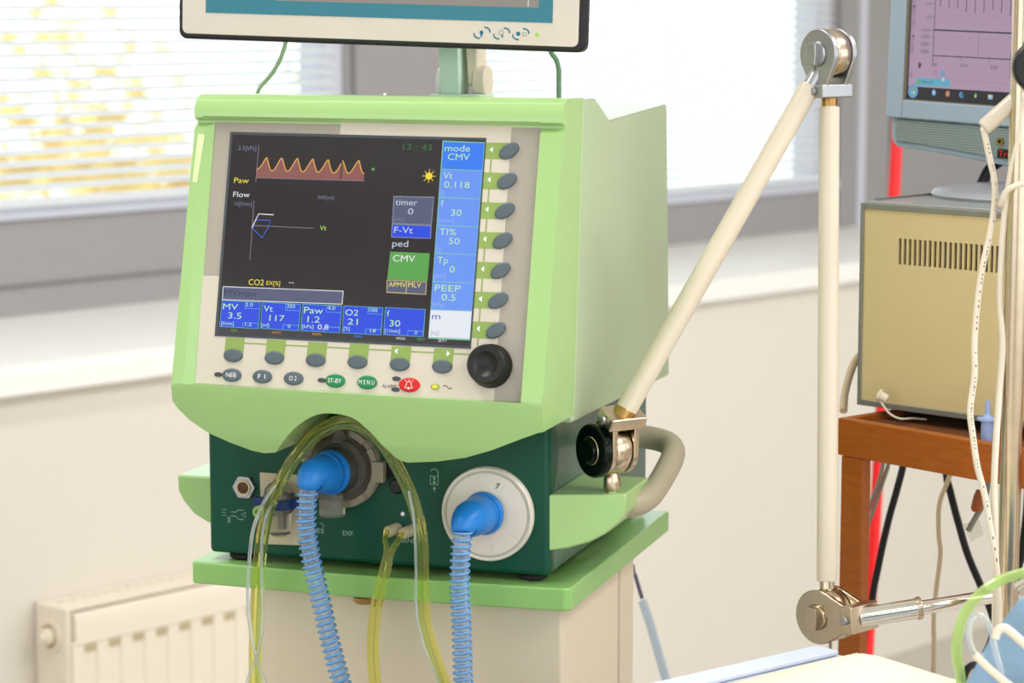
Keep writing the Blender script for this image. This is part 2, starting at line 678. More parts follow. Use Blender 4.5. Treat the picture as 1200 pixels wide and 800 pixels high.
# ------------------------------------------------------------------ measured layouts (metres): control panel (x right, y up the slope), monitors
PANEL_OUT = [(-0.3523, 0.2534), (-0.0232, 0.2528), (-0.0221, -0.0029), (-0.3493, -0.0007)]
CREAM = [(-0.2223, 0.2551), (-0.0516, 0.254), (-0.0484, -0.003), (-0.3493, -0.0007), (-0.3513, 0.1032), (-0.2262, 0.1049)]
SCREEN = [(-0.3346, 0.2429), (-0.0765, 0.2414), (-0.0756, 0.045), (-0.3322, 0.0464)]
SCREEN_TEXT = [('2.5[kPa]', -0.3255, 0.2262, 0.0187, 0.0042, 'dim'), ('Paw', -0.3269, 0.1941, 0.0155, 0.005, 'yellow'), ('Flow', -0.3265, 0.1804, 0.0173, 0.005, 'white'),
 ('16[l/min]', -0.3243, 0.1721, 0.0181, 0.0038, 'dim'), ('300[ml]', -0.2391, 0.1805, 0.0165, 0.0033, 'dim'), ('Vt', -0.2343, 0.1506, 0.0066, 0.0045, 'lime'),
 ('13 : 43', -0.1573, 0.2293, 0.0293, 0.0058, 'dkgreen'), ('timer', -0.1601, 0.1766, 0.0218, 0.0057, 'pale'), ('0', -0.1469, 0.1681, 0.0054, 0.0057, 'pale'),
 ('[min]', -0.1605, 0.1616, 0.0105, 0.0032, 'dim'), ('F-Vt', -0.1592, 0.1502, 0.0187, 0.0058, 'pale'), ('ped', -0.1598, 0.1372, 0.0158, 0.006, 'pale'),
 ('CMV', -0.1581, 0.1232, 0.0221, 0.006, 'white'), ('APMV', -0.1603, 0.0991, 0.0174, 0.0045, 'yellow'), ('MLV', -0.1407, 0.0994, 0.0127, 0.0045, 'yellow'),
 ('CO2', -0.3025, 0.0957, 0.0158, 0.0056, 'yellow'), ('EX[%]', -0.284, 0.0964, 0.014, 0.0038, 'yellow'), ('--', -0.261, 0.098, 0.0049, 0.0041, 'white'),
 ('MVmax', -0.3269, 0.0847, 0.0338, 0.0058, 'navy'), ('MV', -0.3268, 0.0714, 0.0156, 0.0056, 'paleg'), ('3.5', -0.3207, 0.0628, 0.0138, 0.0058, 'paleg'),
 ('2.0', -0.3036, 0.0752, 0.0074, 0.0032, 'paleg'), ('1.2', -0.3023, 0.0563, 0.0066, 0.0033, 'paleg'), ('[l/min]', -0.3268, 0.0565, 0.0125, 0.0033, 'paleg'),
 ('Vt', -0.2847, 0.0709, 0.0097, 0.0057, 'paleg'), ('117', -0.2779, 0.0622, 0.0154, 0.0056, 'paleg'), ('350', -0.261, 0.0751, 0.0084, 0.0033, 'paleg'),
 ('0', -0.2584, 0.0561, 0.0026, 0.0033, 'paleg'), ('[ml]', -0.2856, 0.0565, 0.0079, 0.0032, 'paleg'), ('Paw', -0.2432, 0.0708, 0.0194, 0.0061, 'paleg'),
 ('1.2', -0.2389, 0.0624, 0.0126, 0.0057, 'paleg'), ('4.0', -0.2196, 0.0751, 0.0078, 0.0032, 'paleg'), ('[kPa]', -0.2436, 0.0567, 0.0113, 0.0032, 'paleg'),
 ('O2', -0.2012, 0.0704, 0.0129, 0.0056, 'paleg'), ('21', -0.1982, 0.0618, 0.0103, 0.0056, 'paleg'), ('100', -0.1775, 0.0746, 0.0082, 0.0035, 'paleg'),
 ('18', -0.1749, 0.0553, 0.0056, 0.0033, 'paleg'), ('[%]', -0.2016, 0.0563, 0.0061, 0.0032, 'paleg'), ('f', -0.1595, 0.0708, 0.0025, 0.0057, 'paleg'),
 ('30', -0.1562, 0.0618, 0.0107, 0.0059, 'paleg'), ('[1/min]', -0.1603, 0.056, 0.0151, 0.0032, 'paleg'), ('0', -0.1305, 0.0551, 0.0024, 0.0032, 'paleg'),
 ('0.8', -0.2279, 0.056, 0.0109, 0.0048, 'white'), ('ESC', -0.3159, 0.0503, 0.0065, 0.0024, 'green'), ('AUTO', -0.2741, 0.0501, 0.0092, 0.0024, 'orange'),
 ('MAIN', -0.2326, 0.0501, 0.0087, 0.0025, 'orange'), ('PARA', -0.1902, 0.0498, 0.0085, 0.0023, 'sky'), ('<MON', -0.1488, 0.0496, 0.0094, 0.0023, 'white'),
 ('TEST', -0.1277, 0.0496, 0.0081, 0.0023, 'green'), ('SET>', -0.1069, 0.0492, 0.0084, 0.0023, 'white'), ('mode', -0.1152, 0.229, 0.025, 0.006, 'paleg'),
 ('CMV', -0.1116, 0.2208, 0.0216, 0.0061, 'paleg'), ('Vt', -0.1147, 0.203, 0.0093, 0.006, 'paleg'), ('0.118', -0.1131, 0.1944, 0.0252, 0.006, 'paleg'),
 ('f', -0.1147, 0.1766, 0.0025, 0.006, 'paleg'), ('30', -0.1042, 0.168, 0.0106, 0.0059, 'paleg'), ('TI%', -0.1141, 0.1496, 0.0165, 0.0061, 'paleg'),
 ('50', -0.1041, 0.1411, 0.0106, 0.006, 'paleg'), ('Tp', -0.1139, 0.1228, 0.0106, 0.0061, 'paleg'), ('0', -0.1011, 0.1145, 0.0051, 0.0061, 'paleg'),
 ('PEEP', -0.1142, 0.0967, 0.0256, 0.0059, 'paleg'), ('0.5', -0.1068, 0.0881, 0.0137, 0.0061, 'paleg'), ('[l]', -0.1155, 0.1879, 0.0033, 0.0035, 'dimcol'),
 ('[1/min]', -0.1155, 0.1615, 0.0149, 0.0036, 'dimcol'), ('[s]', -0.1154, 0.1346, 0.0042, 0.0035, 'dimcol'), ('[INT]', -0.1161, 0.1087, 0.0121, 0.0035, 'dimcol'),
 ('[kPa]', -0.1156, 0.0822, 0.0115, 0.0035, 'dimcol'), ('m', -0.1146, 0.0702, 0.0081, 0.0056, 'deepblue'), ('[kg]', -0.1145, 0.0558, 0.0079, 0.0035, 'dimgrey')]
SCREEN_QUADS = [([(-0.1182, 0.2391), (-0.0764, 0.2382), (-0.076, 0.0517), (-0.1167, 0.0518)], 'lineg', 1),
 ([(-0.1171, 0.2379), (-0.077, 0.2373), (-0.0768, 0.2115), (-0.117, 0.2122)], 'col_top', 2),
 ([(-0.117, 0.2114), (-0.0769, 0.2109), (-0.0767, 0.1848), (-0.1169, 0.1855)], 'col_glare', 2),
 ([(-0.1169, 0.1845), (-0.0767, 0.1842), (-0.0766, 0.1584), (-0.1168, 0.1589)], 'col_glare', 2),
 ([(-0.1168, 0.158), (-0.0766, 0.1578), (-0.0765, 0.1322), (-0.1167, 0.1326)], 'col_glare', 2),
 ([(-0.1167, 0.1317), (-0.0765, 0.1317), (-0.0763, 0.1057), (-0.1167, 0.1059)], 'col_glare', 2),
 ([(-0.1166, 0.105), (-0.0764, 0.1052), (-0.0762, 0.0793), (-0.1166, 0.0794)], 'col_glare', 2),
 ([(-0.1166, 0.0786), (-0.0762, 0.0788), (-0.0761, 0.0533), (-0.1165, 0.0533)], 'col_white', 2),
 ([(-0.1626, 0.1852), (-0.1222, 0.1854), (-0.1223, 0.1584), (-0.162, 0.1589)], 'grey', 1),
 ([(-0.1618, 0.1845), (-0.1228, 0.1846), (-0.123, 0.159), (-0.1614, 0.1596)], 'slate', 2),
 ([(-0.162, 0.1585), (-0.1224, 0.1581), (-0.1221, 0.1456), (-0.1617, 0.1458)], 'grey', 1),
 ([(-0.1612, 0.1578), (-0.1231, 0.1575), (-0.1228, 0.1462), (-0.1611, 0.1464)], 'tileblue', 2),
 ([(-0.1614, 0.1323), (-0.1219, 0.1319), (-0.1221, 0.1056), (-0.1622, 0.1058)], 'cmvgreen', 1),
 ([(-0.1625, 0.1055), (-0.1226, 0.1052), (-0.1224, 0.0927), (-0.1618, 0.0933)], 'yellowline', 1),
 ([(-0.1618, 0.1049), (-0.1232, 0.1046), (-0.1231, 0.0933), (-0.1612, 0.0941)], 'slate', 2),
 ([(-0.1429, 0.1053), (-0.1422, 0.1054), (-0.1419, 0.0929), (-0.1426, 0.0929)], 'yellowline', 3),
 ([(-0.3289, 0.0936), (-0.2049, 0.0935), (-0.205, 0.0804), (-0.3286, 0.0803)], 'white', 1),
 ([(-0.3282, 0.0929), (-0.2056, 0.0928), (-0.2057, 0.0811), (-0.3279, 0.081)], 'slate', 2),
 ([(-0.3285, 0.08), (-0.2883, 0.0798), (-0.2884, 0.0539), (-0.3288, 0.0544)], 'lineteal', 1),
 ([(-0.3279, 0.0794), (-0.2889, 0.0792), (-0.289, 0.0544), (-0.3282, 0.055)], 'tileblue', 2),
 ([(-0.2869, 0.0802), (-0.2469, 0.0794), (-0.2468, 0.0536), (-0.2866, 0.0544)], 'lineteal', 1),
 ([(-0.2863, 0.0796), (-0.2474, 0.0788), (-0.2475, 0.0541), (-0.2861, 0.055)], 'tileblue', 2),
 ([(-0.2454, 0.0798), (-0.2052, 0.0793), (-0.2052, 0.0534), (-0.2451, 0.0537)], 'lineteal', 1),
 ([(-0.2447, 0.0792), (-0.2058, 0.0787), (-0.2058, 0.0539), (-0.2445, 0.0543)], 'tileblue', 2),
 ([(-0.2037, 0.0797), (-0.1637, 0.0792), (-0.1635, 0.053), (-0.2031, 0.0534)], 'lineteal', 1),
 ([(-0.2031, 0.0792), (-0.1642, 0.0787), (-0.1641, 0.0535), (-0.2026, 0.054)], 'tileblue', 2),
 ([(-0.162, 0.0796), (-0.1217, 0.0792), (-0.1215, 0.0531), (-0.1615, 0.0535)], 'lineteal', 1),
 ([(-0.1614, 0.0791), (-0.1223, 0.0787), (-0.1222, 0.0536), (-0.1609, 0.0541)], 'tileblue', 2),
 ([(-0.3042, 0.0792), (-0.2883, 0.0798), (-0.2882, 0.0729), (-0.3041, 0.073)], 'lineteal', 3),
 ([(-0.3036, 0.0788), (-0.2888, 0.0793), (-0.2888, 0.0734), (-0.3036, 0.0735)], 'tileblue', 4),
 ([(-0.3052, 0.0595), (-0.2891, 0.0596), (-0.2884, 0.0539), (-0.3051, 0.054)], 'lineteal', 3),
 ([(-0.3046, 0.059), (-0.2895, 0.0591), (-0.2889, 0.0543), (-0.3046, 0.0545)], 'tileblue', 4),
 ([(-0.2626, 0.0788), (-0.2469, 0.0794), (-0.2468, 0.0725), (-0.2625, 0.0726)], 'lineteal', 3),
 ([(-0.262, 0.0784), (-0.2474, 0.0789), (-0.2474, 0.073), (-0.262, 0.0731)], 'tileblue', 4),
 ([(-0.2635, 0.0592), (-0.2475, 0.0593), (-0.2468, 0.0536), (-0.2634, 0.0537)], 'lineteal', 3),
 ([(-0.2629, 0.0587), (-0.248, 0.0588), (-0.2474, 0.0541), (-0.2629, 0.0542)], 'tileblue', 4),
 ([(-0.2208, 0.0787), (-0.2052, 0.0793), (-0.2052, 0.0725), (-0.2207, 0.0726)], 'lineteal', 3),
 ([(-0.2202, 0.0783), (-0.2057, 0.0788), (-0.2057, 0.073), (-0.2202, 0.073)], 'tileblue', 4),
 ([(-0.2217, 0.0589), (-0.2058, 0.059), (-0.2052, 0.0534), (-0.2216, 0.0534)], 'lineteal', 3),
 ([(-0.2211, 0.0583), (-0.2063, 0.0584), (-0.2057, 0.0538), (-0.2211, 0.0539)], 'tileblue', 4),
 ([(-0.179, 0.0787), (-0.1637, 0.0792), (-0.1636, 0.0725), (-0.179, 0.0725)], 'lineteal', 3),
 ([(-0.1785, 0.0782), (-0.1642, 0.0788), (-0.1642, 0.0729), (-0.1785, 0.073)], 'tileblue', 4),
 ([(-0.1798, 0.0584), (-0.1641, 0.0586), (-0.1635, 0.053), (-0.1797, 0.053)], 'lineteal', 3),
 ([(-0.1792, 0.0579), (-0.1646, 0.058), (-0.164, 0.0534), (-0.1792, 0.0535)], 'tileblue', 4),
 ([(-0.1377, 0.0586), (-0.1222, 0.0587), (-0.1215, 0.0531), (-0.1376, 0.0531)], 'lineteal', 3),
 ([(-0.1371, 0.058), (-0.1227, 0.0581), (-0.1221, 0.0535), (-0.1372, 0.0536)], 'tileblue', 4),
 ([(-0.3049, 0.2316), (-0.3042, 0.2316), (-0.3039, 0.1959), (-0.3046, 0.1959)], 'axis', 1),
 ([(-0.3052, 0.1998), (-0.193, 0.1992), (-0.193, 0.1985), (-0.3052, 0.1992)], 'axis', 1),
 ([(-0.3047, 0.1772), (-0.304, 0.1773), (-0.303, 0.1197), (-0.3037, 0.1197)], 'axis', 1),
 ([(-0.3044, 0.1536), (-0.2406, 0.1526), (-0.2406, 0.152), (-0.3044, 0.1528)], 'axis', 1),
 ([(-0.1867, 0.2116), (-0.1841, 0.2117), (-0.1841, 0.2092), (-0.1867, 0.2091)], 'green', 1)]
WAVE = [[(-0.3045, 0.207), (-0.3017, 0.2094), (-0.2993, 0.2126), (-0.2955, 0.2193), (-0.2938, 0.216), (-0.2922, 0.2119), (-0.2904, 0.208), (-0.2886, 0.2065), (-0.2857, 0.2087),
  (-0.2831, 0.2134), (-0.2796, 0.2193), (-0.2767, 0.213), (-0.2746, 0.208), (-0.2722, 0.2066), (-0.2693, 0.2094), (-0.2637, 0.2191), (-0.262, 0.2161), (-0.2604, 0.2117),
  (-0.2584, 0.2074), (-0.2564, 0.2063), (-0.2535, 0.2091), (-0.2478, 0.2188), (-0.2462, 0.2158), (-0.2446, 0.2116), (-0.2426, 0.2074), (-0.2406, 0.2063),
  (-0.2377, 0.2091), (-0.2321, 0.2184), (-0.2304, 0.2152), (-0.2288, 0.2108), (-0.2269, 0.2068), (-0.2245, 0.2059), (-0.2216, 0.2087), (-0.218, 0.2154)],
 [(-0.2169, 0.2181), (-0.2148, 0.2139), (-0.213, 0.2094), (-0.2114, 0.2068), (-0.2096, 0.206), (-0.2067, 0.2087), (-0.2008, 0.2184), (-0.1991, 0.2147), (-0.1974, 0.2097),
  (-0.1958, 0.2069), (-0.194, 0.206)]]
WAVE_BASE = [(-0.3038, 0.1995), (-0.1934, 0.199)]
LOOP_WHITE = [(-0.3042, 0.1511), (-0.2984, 0.1645), (-0.2828, 0.1641)]
LOOP_BLUE = [(-0.3013, 0.1586), (-0.2858, 0.1587), (-0.2874, 0.1515), (-0.2927, 0.1415), (-0.3032, 0.1502)]
SUN = (-0.1289, 0.205)
KEYS_RIGHT = [(-0.0522, 0.2303), (-0.0519, 0.202), (-0.0519, 0.1739), (-0.0518, 0.1459), (-0.0515, 0.1178), (-0.0516, 0.0898), (-0.0515, 0.062)]
KEYS_BOTTOM = [(-0.312, 0.0275), (-0.2695, 0.0271), (-0.2273, 0.0267), (-0.1851, 0.0267), (-0.143, 0.0264), (-0.101, 0.0262)]
BUTTONS = {'ALARM': (-0.1317, 0.0077),
 'F1': (-0.2801, 0.0087),
 'MENU': (-0.1737, 0.0081),
 'NEB': (-0.3116, 0.0087),
 'O2': (-0.2481, 0.0084),
 'STBY': (-0.2058, 0.0081),
 'alarmtext': (-0.159, 0.0051),
 'alarmtext_end': (-0.1446, 0.0056),
 'knob': (-0.0535, 0.0288),
 'led1': (-0.3258, 0.0087),
 'led2': (-0.2196, 0.0081),
 'led3': (-0.1452, 0.013),
 'led4': (-0.1452, 0.0028),
 'tilde': (-0.0945, 0.0075),
 'yled': (-0.1063, 0.0073)}
TAPE = [(-0.3673, 0.2406), (-0.36, 0.2399), (-0.3635, 0.192), (-0.3686, 0.1935)]
MON_FRAME = {'ax': [0.683, -0.7298, -0.0294], 'ay': [0.0201, -0.0215, 0.9996], 'nz': [-0.7302, -0.6833, -0.0], 'o': [0.4107, 2.7389, 1.3447]}
MON = {'bl': (-0.0015, 0.0267),
 'curve0': (0.0062, -0.006),
 'curve1': (0.0887, -0.01),
 'curve2': (0.1767, -0.0184),
 'jack': (0.147, 0.01),
 'logo': (0.1455, -0.0013),
 'scr_bl': (0.0184, 0.0455),
 'scr_br': (0.1727, 0.0453),
 'scr_l': (0.017, 0.1522),
 'spk_bl': (0.0, 0.0),
 'spk_t': (0.0091, 0.0256),
 'spk_tr': (0.1739, 0.0256),
 'tl': (-0.0055, 0.1515)}
MON2 = {'axv_b': (0.0536, 0.0829),
 'axv_t': (0.0536, 0.1533),
 'h1l': (0.0532, 0.1218),
 'h1r': (0.1635, 0.1226),
 'h2l': (0.0529, 0.0947),
 'h2r': (0.1548, 0.0958),
 'i1': (0.0571, 0.0551),
 'i2': (0.0754, 0.0552),
 'i3': (0.0935, 0.055),
 'i4': (0.1114, 0.0553),
 'i5': (0.1301, 0.055),
 'lab1': (0.0581, 0.0854),
 'lab2': (0.0947, 0.0861),
 'lab3': (0.1347, 0.0862),
 'start': (0.0289, 0.055),
 't1': (0.0388, 0.1492),
 't2': (0.0399, 0.135),
 't3': (0.0363, 0.1201),
 't4': (0.0358, 0.1138),
 't5': (0.0362, 0.106),
 't6': (0.0367, 0.0983),
 'task_tl': (0.0196, 0.0601),
 'task_tr': (0.1569, 0.0615),
 'tick0': (0.0594, 0.1469),
 'tip_br': (0.0786, 0.0625),
 'tip_tl': (0.0325, 0.07),
 'vm': (0.1119, 0.1219),
 'vmb': (0.1125, 0.0974)}
TOPMON = {'bl': (0.0, 0.0),
 'br': (0.4169, 0.0),
 'grey_l': (0.11, 0.0399),
 'grey_r': (0.3729, 0.0409),
 'i1': (0.3171, 0.0156),
 'i2': (0.3367, 0.0154),
 'i3': (0.3558, 0.0152),
 'ibl': (0.0046, 0.0052),
 'ibr': (0.4117, 0.0054),
 'led': (0.3719, 0.0157),
 'sbl': (0.0302, 0.026),
 'sbr': (0.3867, 0.027),
 'tl': (0.0006, 0.0377),
 'tr': (0.4183, 0.0494)}

# ------------------------------------------------------------------ the room
# wall frame: x runs along the window wall, y goes outwards through it, z is up
WALL_RZ = R(90 - 43.9)
WM = Matrix.Translation((-0.79533, 3.86195, 0)) @ Matrix.Rotation(WALL_RZ, 4, 'Z')


def wobj(name, bm, m, parent=None, **k):
    o = obj(name, bm, m, parent, WM.copy() if parent is None else None, **k)
    return o


bm = B(); box(bm, -4.75, 7.15, -5.2, 0.7, -0.1, 0)
struct(wobj('floor', bm, 'floor_vinyl'))
bm = B(); box(bm, -4.75, 7.15, -5.2, 0.7, 2.9, 3.0)
struct(wobj('ceiling', bm, 'ceiling_white'))
bm = B()
box(bm, -4.6, 7, 0.03, 0.7, 0, 0.885)           # below the windows
box(bm, -4.6, -0.6, 0.42, 0.7, 0.885, 2.9)
box(bm, 3.62, 7, 0.42, 0.7, 0.885, 2.9)
box(bm, -0.6, 3.62, 0.42, 0.7, 2.35, 2.9)
struct(wobj('wall_back', bm, 'wall_paint'))
# the other three walls; two of them have broad openings, unseen and sized to let light in
bm = B()
box(bm, -4.75, -4.6, -5.2, 0.7, 0, 0.85)
box(bm, -4.75, -4.6, -5.2, 0.7, 2.6, 2.9)
box(bm, -4.75, -4.6, -0.7, 0.7, 0.85, 2.6)
box(bm, -4.75, -4.6, -5.2, -4.4, 0.85, 2.6)
struct(wobj('wall_left', bm, 'wall_paint'))
bm = B(); box(bm, 7.0, 7.15, -5.2, 0.7, 0, 2.9)
struct(wobj('wall_right', bm, 'wall_paint'))
bm = B()
box(bm, -4.6, 7, -5.2, -5.05, 0, 0.85)
box(bm, -4.6, 7, -5.2, -5.05, 2.6, 2.9)
box(bm, -4.6, -4.0, -5.2, -5.05, 0.85, 2.6)
box(bm, 6.4, 7.0, -5.2, -5.05, 0.85, 2.6)
struct(wobj('wall_front', bm, 'wall_paint'))
bm = B(); prism_x(bm, [(0.0, 0.88), (0.0, 0.921), (0.008, 0.928), (0.43, 0.943), (0.43, 0.88)], -4.6, 7)
struct(wobj('trim_1', bm, 'sill_white', bevel=0.006, seg=3))

# grey aluminium frames of the two windows and the wide posts between them
WIN = {1: dict(s0=-0.6, s1=1.135, z0=1.112, ledge=0.024), 2: dict(s0=1.44, s1=2.72, z0=1.036, ledge=0.027)}


def window(n, s0, s1, z0, ledge):
    bm = B()
    box(bm, s0, s1, 0.42, 0.52, 0.938, z0)                      # bottom rail
    box(bm, s0, s1, 0.42, 0.52, 2.28, 2.36)                     # top rail
    box(bm, s0, s0 + 0.05, 0.425, 0.515, z0, 2.28)
    box(bm, s1 - 0.02, s1, 0.425, 0.515, z0, 2.28)
    f = struct(wobj('window_%d' % n, bm, 'frame_grey', bevel=0.004))
    if n == 1:
        bm = B(); box(bm, s0, s1, 0.4165, 0.4205, 0.993, 0.999)
        obj('seal_strip', bm, 'frame_dark', f)
    bm = B(); box(bm, s0 + 0.001, s1 - 0.001, 0.41, 0.45, z0 + 0.0005, z0 + ledge)
    obj('lit_ledge', bm, 'frame_light', f, bevel=0.003)  # sash ledge in a lighter grey; the sky light on it is in the colour
    bm = B(); box(bm, s0 + 0.04, s1 - 0.01, 0.48, 0.486, z0, 2.29)
    obj('pane', bm, 'window_glass', f)
    bm = B(); box(bm, s1 - 0.075, s1 - 0.02, 0.43, 0.50, z0 + ledge, 2.28)
    obj('side_stile', bm, 'frame_light', f, bevel=0.004)
    return f


for n_, a_ in WIN.items():
    window(n_, **a_)
bm = B(); box(bm, 1.135, 1.44, 0.41, 0.55, 0.938, 2.36)
struct(wobj('trim_2', bm, 'frame_grey', bevel=0.004))
bm = B(); box(bm, 2.72, 2.925, 0.41, 0.55, 0.938, 2.36)
box(bm, 2.955, 3.62, 0.405, 0.55, 0.938, 2.36)
p_ = struct(wobj('trim_3', bm, 'frame_grey', bevel=0.004))
bm = B(); box(bm, 2.925, 2.955, 0.43, 0.5, 0.94, 2.36)
obj('seal_strip', bm, 'frame_dark', p_)
bm = B(); box(bm, 2.79, 2.815, 0.405, 0.412, 0.94, 2.36)
obj('cover_strip', bm, 'frame_light', p_)


# venetian blinds, every slat its own piece
def blind(s0, s1, zb, label):
    root = thing('venetian_blind', label, 'blind', WM @ Vector((s0, 0.40, zb)), WALL_RZ, 'venetian blinds in front of the windows')
    w = s1 - s0
    bm = B(); box(bm, 0, w, -0.012, 0.012, 0, 0.016)
    obj('bottom_rail', bm, 'slat_white', root, bevel=0.003)
    bm = B(); box(bm, 0, w, -0.02, 0.02, 1.16, 1.2)
    obj('head_rail', bm, 'slat_white', root, bevel=0.003)
    a = R(24)
    bm = B()
    prof = [(-0.0125, 0.0), (-0.006, 0.0016), (0, 0.0022), (0.006, 0.0016), (0.0125, 0.0)]
    prof = prof + [(y, z - 0.0006) for y, z in prof[::-1]]
    prof = [(y * math.cos(a) - z * math.sin(a), y * math.sin(a) + z * math.cos(a)) for y, z in prof]
    prism_x(bm, prof, 0, w)
    first = obj('slat', bm, 'slat_white', root)
    pitch = 0.0208
    first.location = (0, 0, 0.034)
    for k in range(1, 54):
        c = first.copy()
        COL.objects.link(c)
        c.location = (0, 0, 0.034 + pitch * k)
    for q in (0.12, 0.5, 0.88):
        bm = B(); box(bm, w * q - 0.001, w * q + 0.001, -0.0135, -0.0125, 0.01, 1.17)
        obj('ladder_cord', bm, 'slat_white', root)
    return root


blind(-0.56, 1.06, 1.136, 'white venetian blind at the left window, yellow foliage glowing through its slats')
blind(1.47, 2.66, 1.063, 'white venetian blind at the brighter window behind the jointed cream arm')

# outdoors: pale paving and autumn shrubs
bm = B(); box(bm, -14, 14, 0.75, 30, -0.35, -0.3)
struct(wobj('ground', bm, 'paving'))


def shrub(name, label, s, off, z, rx, rz, m, n=420, seed=1, stem=False):
    rnd = random.Random(seed)
    base = WM @ Vector((s, off, -0.3))
    root = thing(name, label, 'shrub', base, 0, 'shrubs outside the window')
    bm = B()
    for i in range(n):
        th, u_, q = rnd.uniform(0, 2 * PI), rnd.uniform(-1, 1), rnd.uniform(0.35, 1) ** 0.5
        sq = math.sqrt(1 - u_ * u_)
        c = Vector((rx * q * sq * math.cos(th), rx * q * sq * math.sin(th), z + rz * q * u_))
        M = Matrix.Translation(c) @ Matrix.Rotation(rnd.uniform(0, 6.3), 4, 'Z') @ Matrix.Rotation(rnd.uniform(-1, 1), 4, 'X')
        s_ = rnd.uniform(0.04, 0.075)
        vs = [bm.verts.new(M @ Vector(p)) for p in ((-s_, 0, 0), (0, -s_ * 0.55, 0.01), (s_, 0, 0), (0, s_ * 0.55, 0.01))]
        bm.faces.new(vs)
    lf = obj('foliage', bm, m, root, smooth=False)
    lf['kind'] = 'stuff'
    if stem:
        bm = B()
        for i in range(5):
            a = i * 1.3
            sweep(bm, spline([(0, 0, 0), (0.1 * math.cos(a), 0.1 * math.sin(a), z * 0.5), (rx * 0.5 * math.cos(a), rx * 0.5 * math.sin(a), z + rz * 0.3)], 4),
                  0.025, 6)
        obj('stem', bm, 'bark', root)


shrub('shrub', 'golden yellow shrub outside the left window, seen low through the blind', 2.05, 2.6, 1.0, 0.62, 0.5, 'leaf_yellow', 1100, 3)
shrub('shrub', 'taller yellow shrub outside the left window, showing above the golden one', 3.05, 4.5, 1.42, 0.75, 0.42, 'leaf_yellow', 420, 5)
shrub('shrub', 'pale green shrub outside the left window, nearest the grey post', 3.75, 3.2, 1.1, 0.45, 0.6, 'leaf_green', 220, 8)

# ------------------------------------------------------------------ radiator
rad = thing('radiator', 'cream panel radiator on the wall under the window sill', 'radiator', WM @ Vector((0.073, 0.03, -0.012)), WALL_RZ)
RL = 1.0
for x in (0.0, RL - 0.012):
    bm = B(); box(bm, x, x + 0.012, -0.088, -0.002, 0.06, 0.556)
    obj('end_panel', bm, 'radiator', rad, bevel=0.006, seg=3)
bm = B()
box(bm, 0.013, RL - 0.013, -0.09, -0.081, 0.08, 0.545)
for k in range(20):
    x = 0.0075 + 0.0477 * k
    box(bm, x, x + 0.0235, -0.0925, -0.088, 0.10, 0.500)
prism_x(bm, [(-0.0905, 0.491), (-0.0940, 0.495), (-0.0945, 0.52), (-0.0940, 0.538), (-0.092, 0.546), (-0.0905, 0.546)], 0.013, RL - 0.013)
obj('front_panel', bm, 'radiator', rad, bevel=0.003, seg=2)
for k in range(20):
    x = 0.0075 + 0.0477 * k + 0.0245
    bm = B(); box(bm, x, x + 0.0215, -0.0915, -0.0895, 0.4795, 0.4915)
    obj('channel_shade', bm, 'radiator_dark', rad)  # shade at the top of each channel, painted as a darker block
bm = B(); box(bm, 0.013, RL - 0.013, -0.03, -0.02, 0.08, 0.545)
obj('rear_panel', bm, 'radiator', rad, bevel=0.003)
bm = B()
box(bm, 0.013, RL - 0.013, -0.078, -0.033, 0.546, 0.552)
box(bm, 0.013, RL - 0.013, -0.018, -0.003, 0.546, 0.552)
for k in range(44):
    x = 0.02 + k * 0.0222
    box(bm, x, x + 0.006, -0.036, -0.016, 0.5465, 0.5515)
obj('top_grille', bm, 'radiator', rad, bevel=0.001, seg=1)
MV = Matrix.Translation((0.0, -0.047, 0.505)) @ Matrix.Rotation(R(-90), 4, 'Y')
bm = B(); lathe(bm, [(0.027, 0), (0.027, 0.004), (0.0205, 0.0045), (0.0205, 0.001), (0.0, 0.001)], 32, MV)
obj('plug_ring', bm, 'radiator', rad)
bm = B(); lathe(bm, [(0.0135, 0.001), (0.0135, 0.012), (0.010, 0.015), (0.006, 0.015), (0.006, 0.022), (0, 0.022)], 24, MV)
pl = obj('vent_plug', bm, 'radiator', rad)
bm = B(); lathe(bm, [(0.0203, 0.0012), (0.0203, 0.0020), (0.0136, 0.0020)], 24, MV)
obj('plug_recess', bm, 'radiator_dark', pl)
for x in (0.15, RL - 0.15):
    bm = B(); box(bm, x, x + 0.03, -0.019, 0.0, 0.15, 0.5)
    obj('wall_bracket', bm, 'radiator', rad)

# ------------------------------------------------------------------ trolley
TX, TY, TZ = 0.05555, 2.35555, 0.9382
VRZ = R(-17.7)
cart = thing('equipment_trolley', 'cream cabinet trolley with a light green top carrying the green ventilator', 'trolley', (TX, TY, 0), VRZ)
bm = B()
edge = [(-0.394, -0.0005), (-0.33, -0.003), (-0.25, -0.0065), (-0.17, -0.0075), (-0.09, -0.0045), (-0.02, -0.001), (-0.006, 0.0),
        (0.0, 0.006), (0.0, 0.386), (-0.004, 0.39), (-0.392, 0.39), (-0.397, 0.385), (-0.397, 0.003)]
prism(bm, edge, TZ - 0.0227, TZ)
obj('tray_top', bm, 'tray_green', cart, bevel=0.0022, seg=3)
bm = B(); box(bm, -0.348, -0.018, 0.035, 0.246, 0.13, TZ - 0.0229)
obj('cabinet', bm, 'cabinet', cart, bevel=0.004, seg=3)
bm = B(); box(bm, -0.348, -0.018, 0.254, 0.306, 0.13, TZ - 0.0229)
obj('rear_column', bm, 'cabinet', cart, bevel=0.003)
bm = B(); box(bm, -0.34, -0.026, 0.246, 0.254, 0.14, TZ - 0.03)
obj('joint_gap', bm, 'slot_black', cart)
bm = B(); lathe(bm, [(0, -0.0105), (0.009, -0.0105), (0.011, -0.008), (0.011, -0.004), (0.006, -0.003), (0.006, 0.0)], 24, Matrix.Translation((-0.217, 0.016, TZ - 0.0227)))
obj('tray_screw', bm, 'brass', cart)
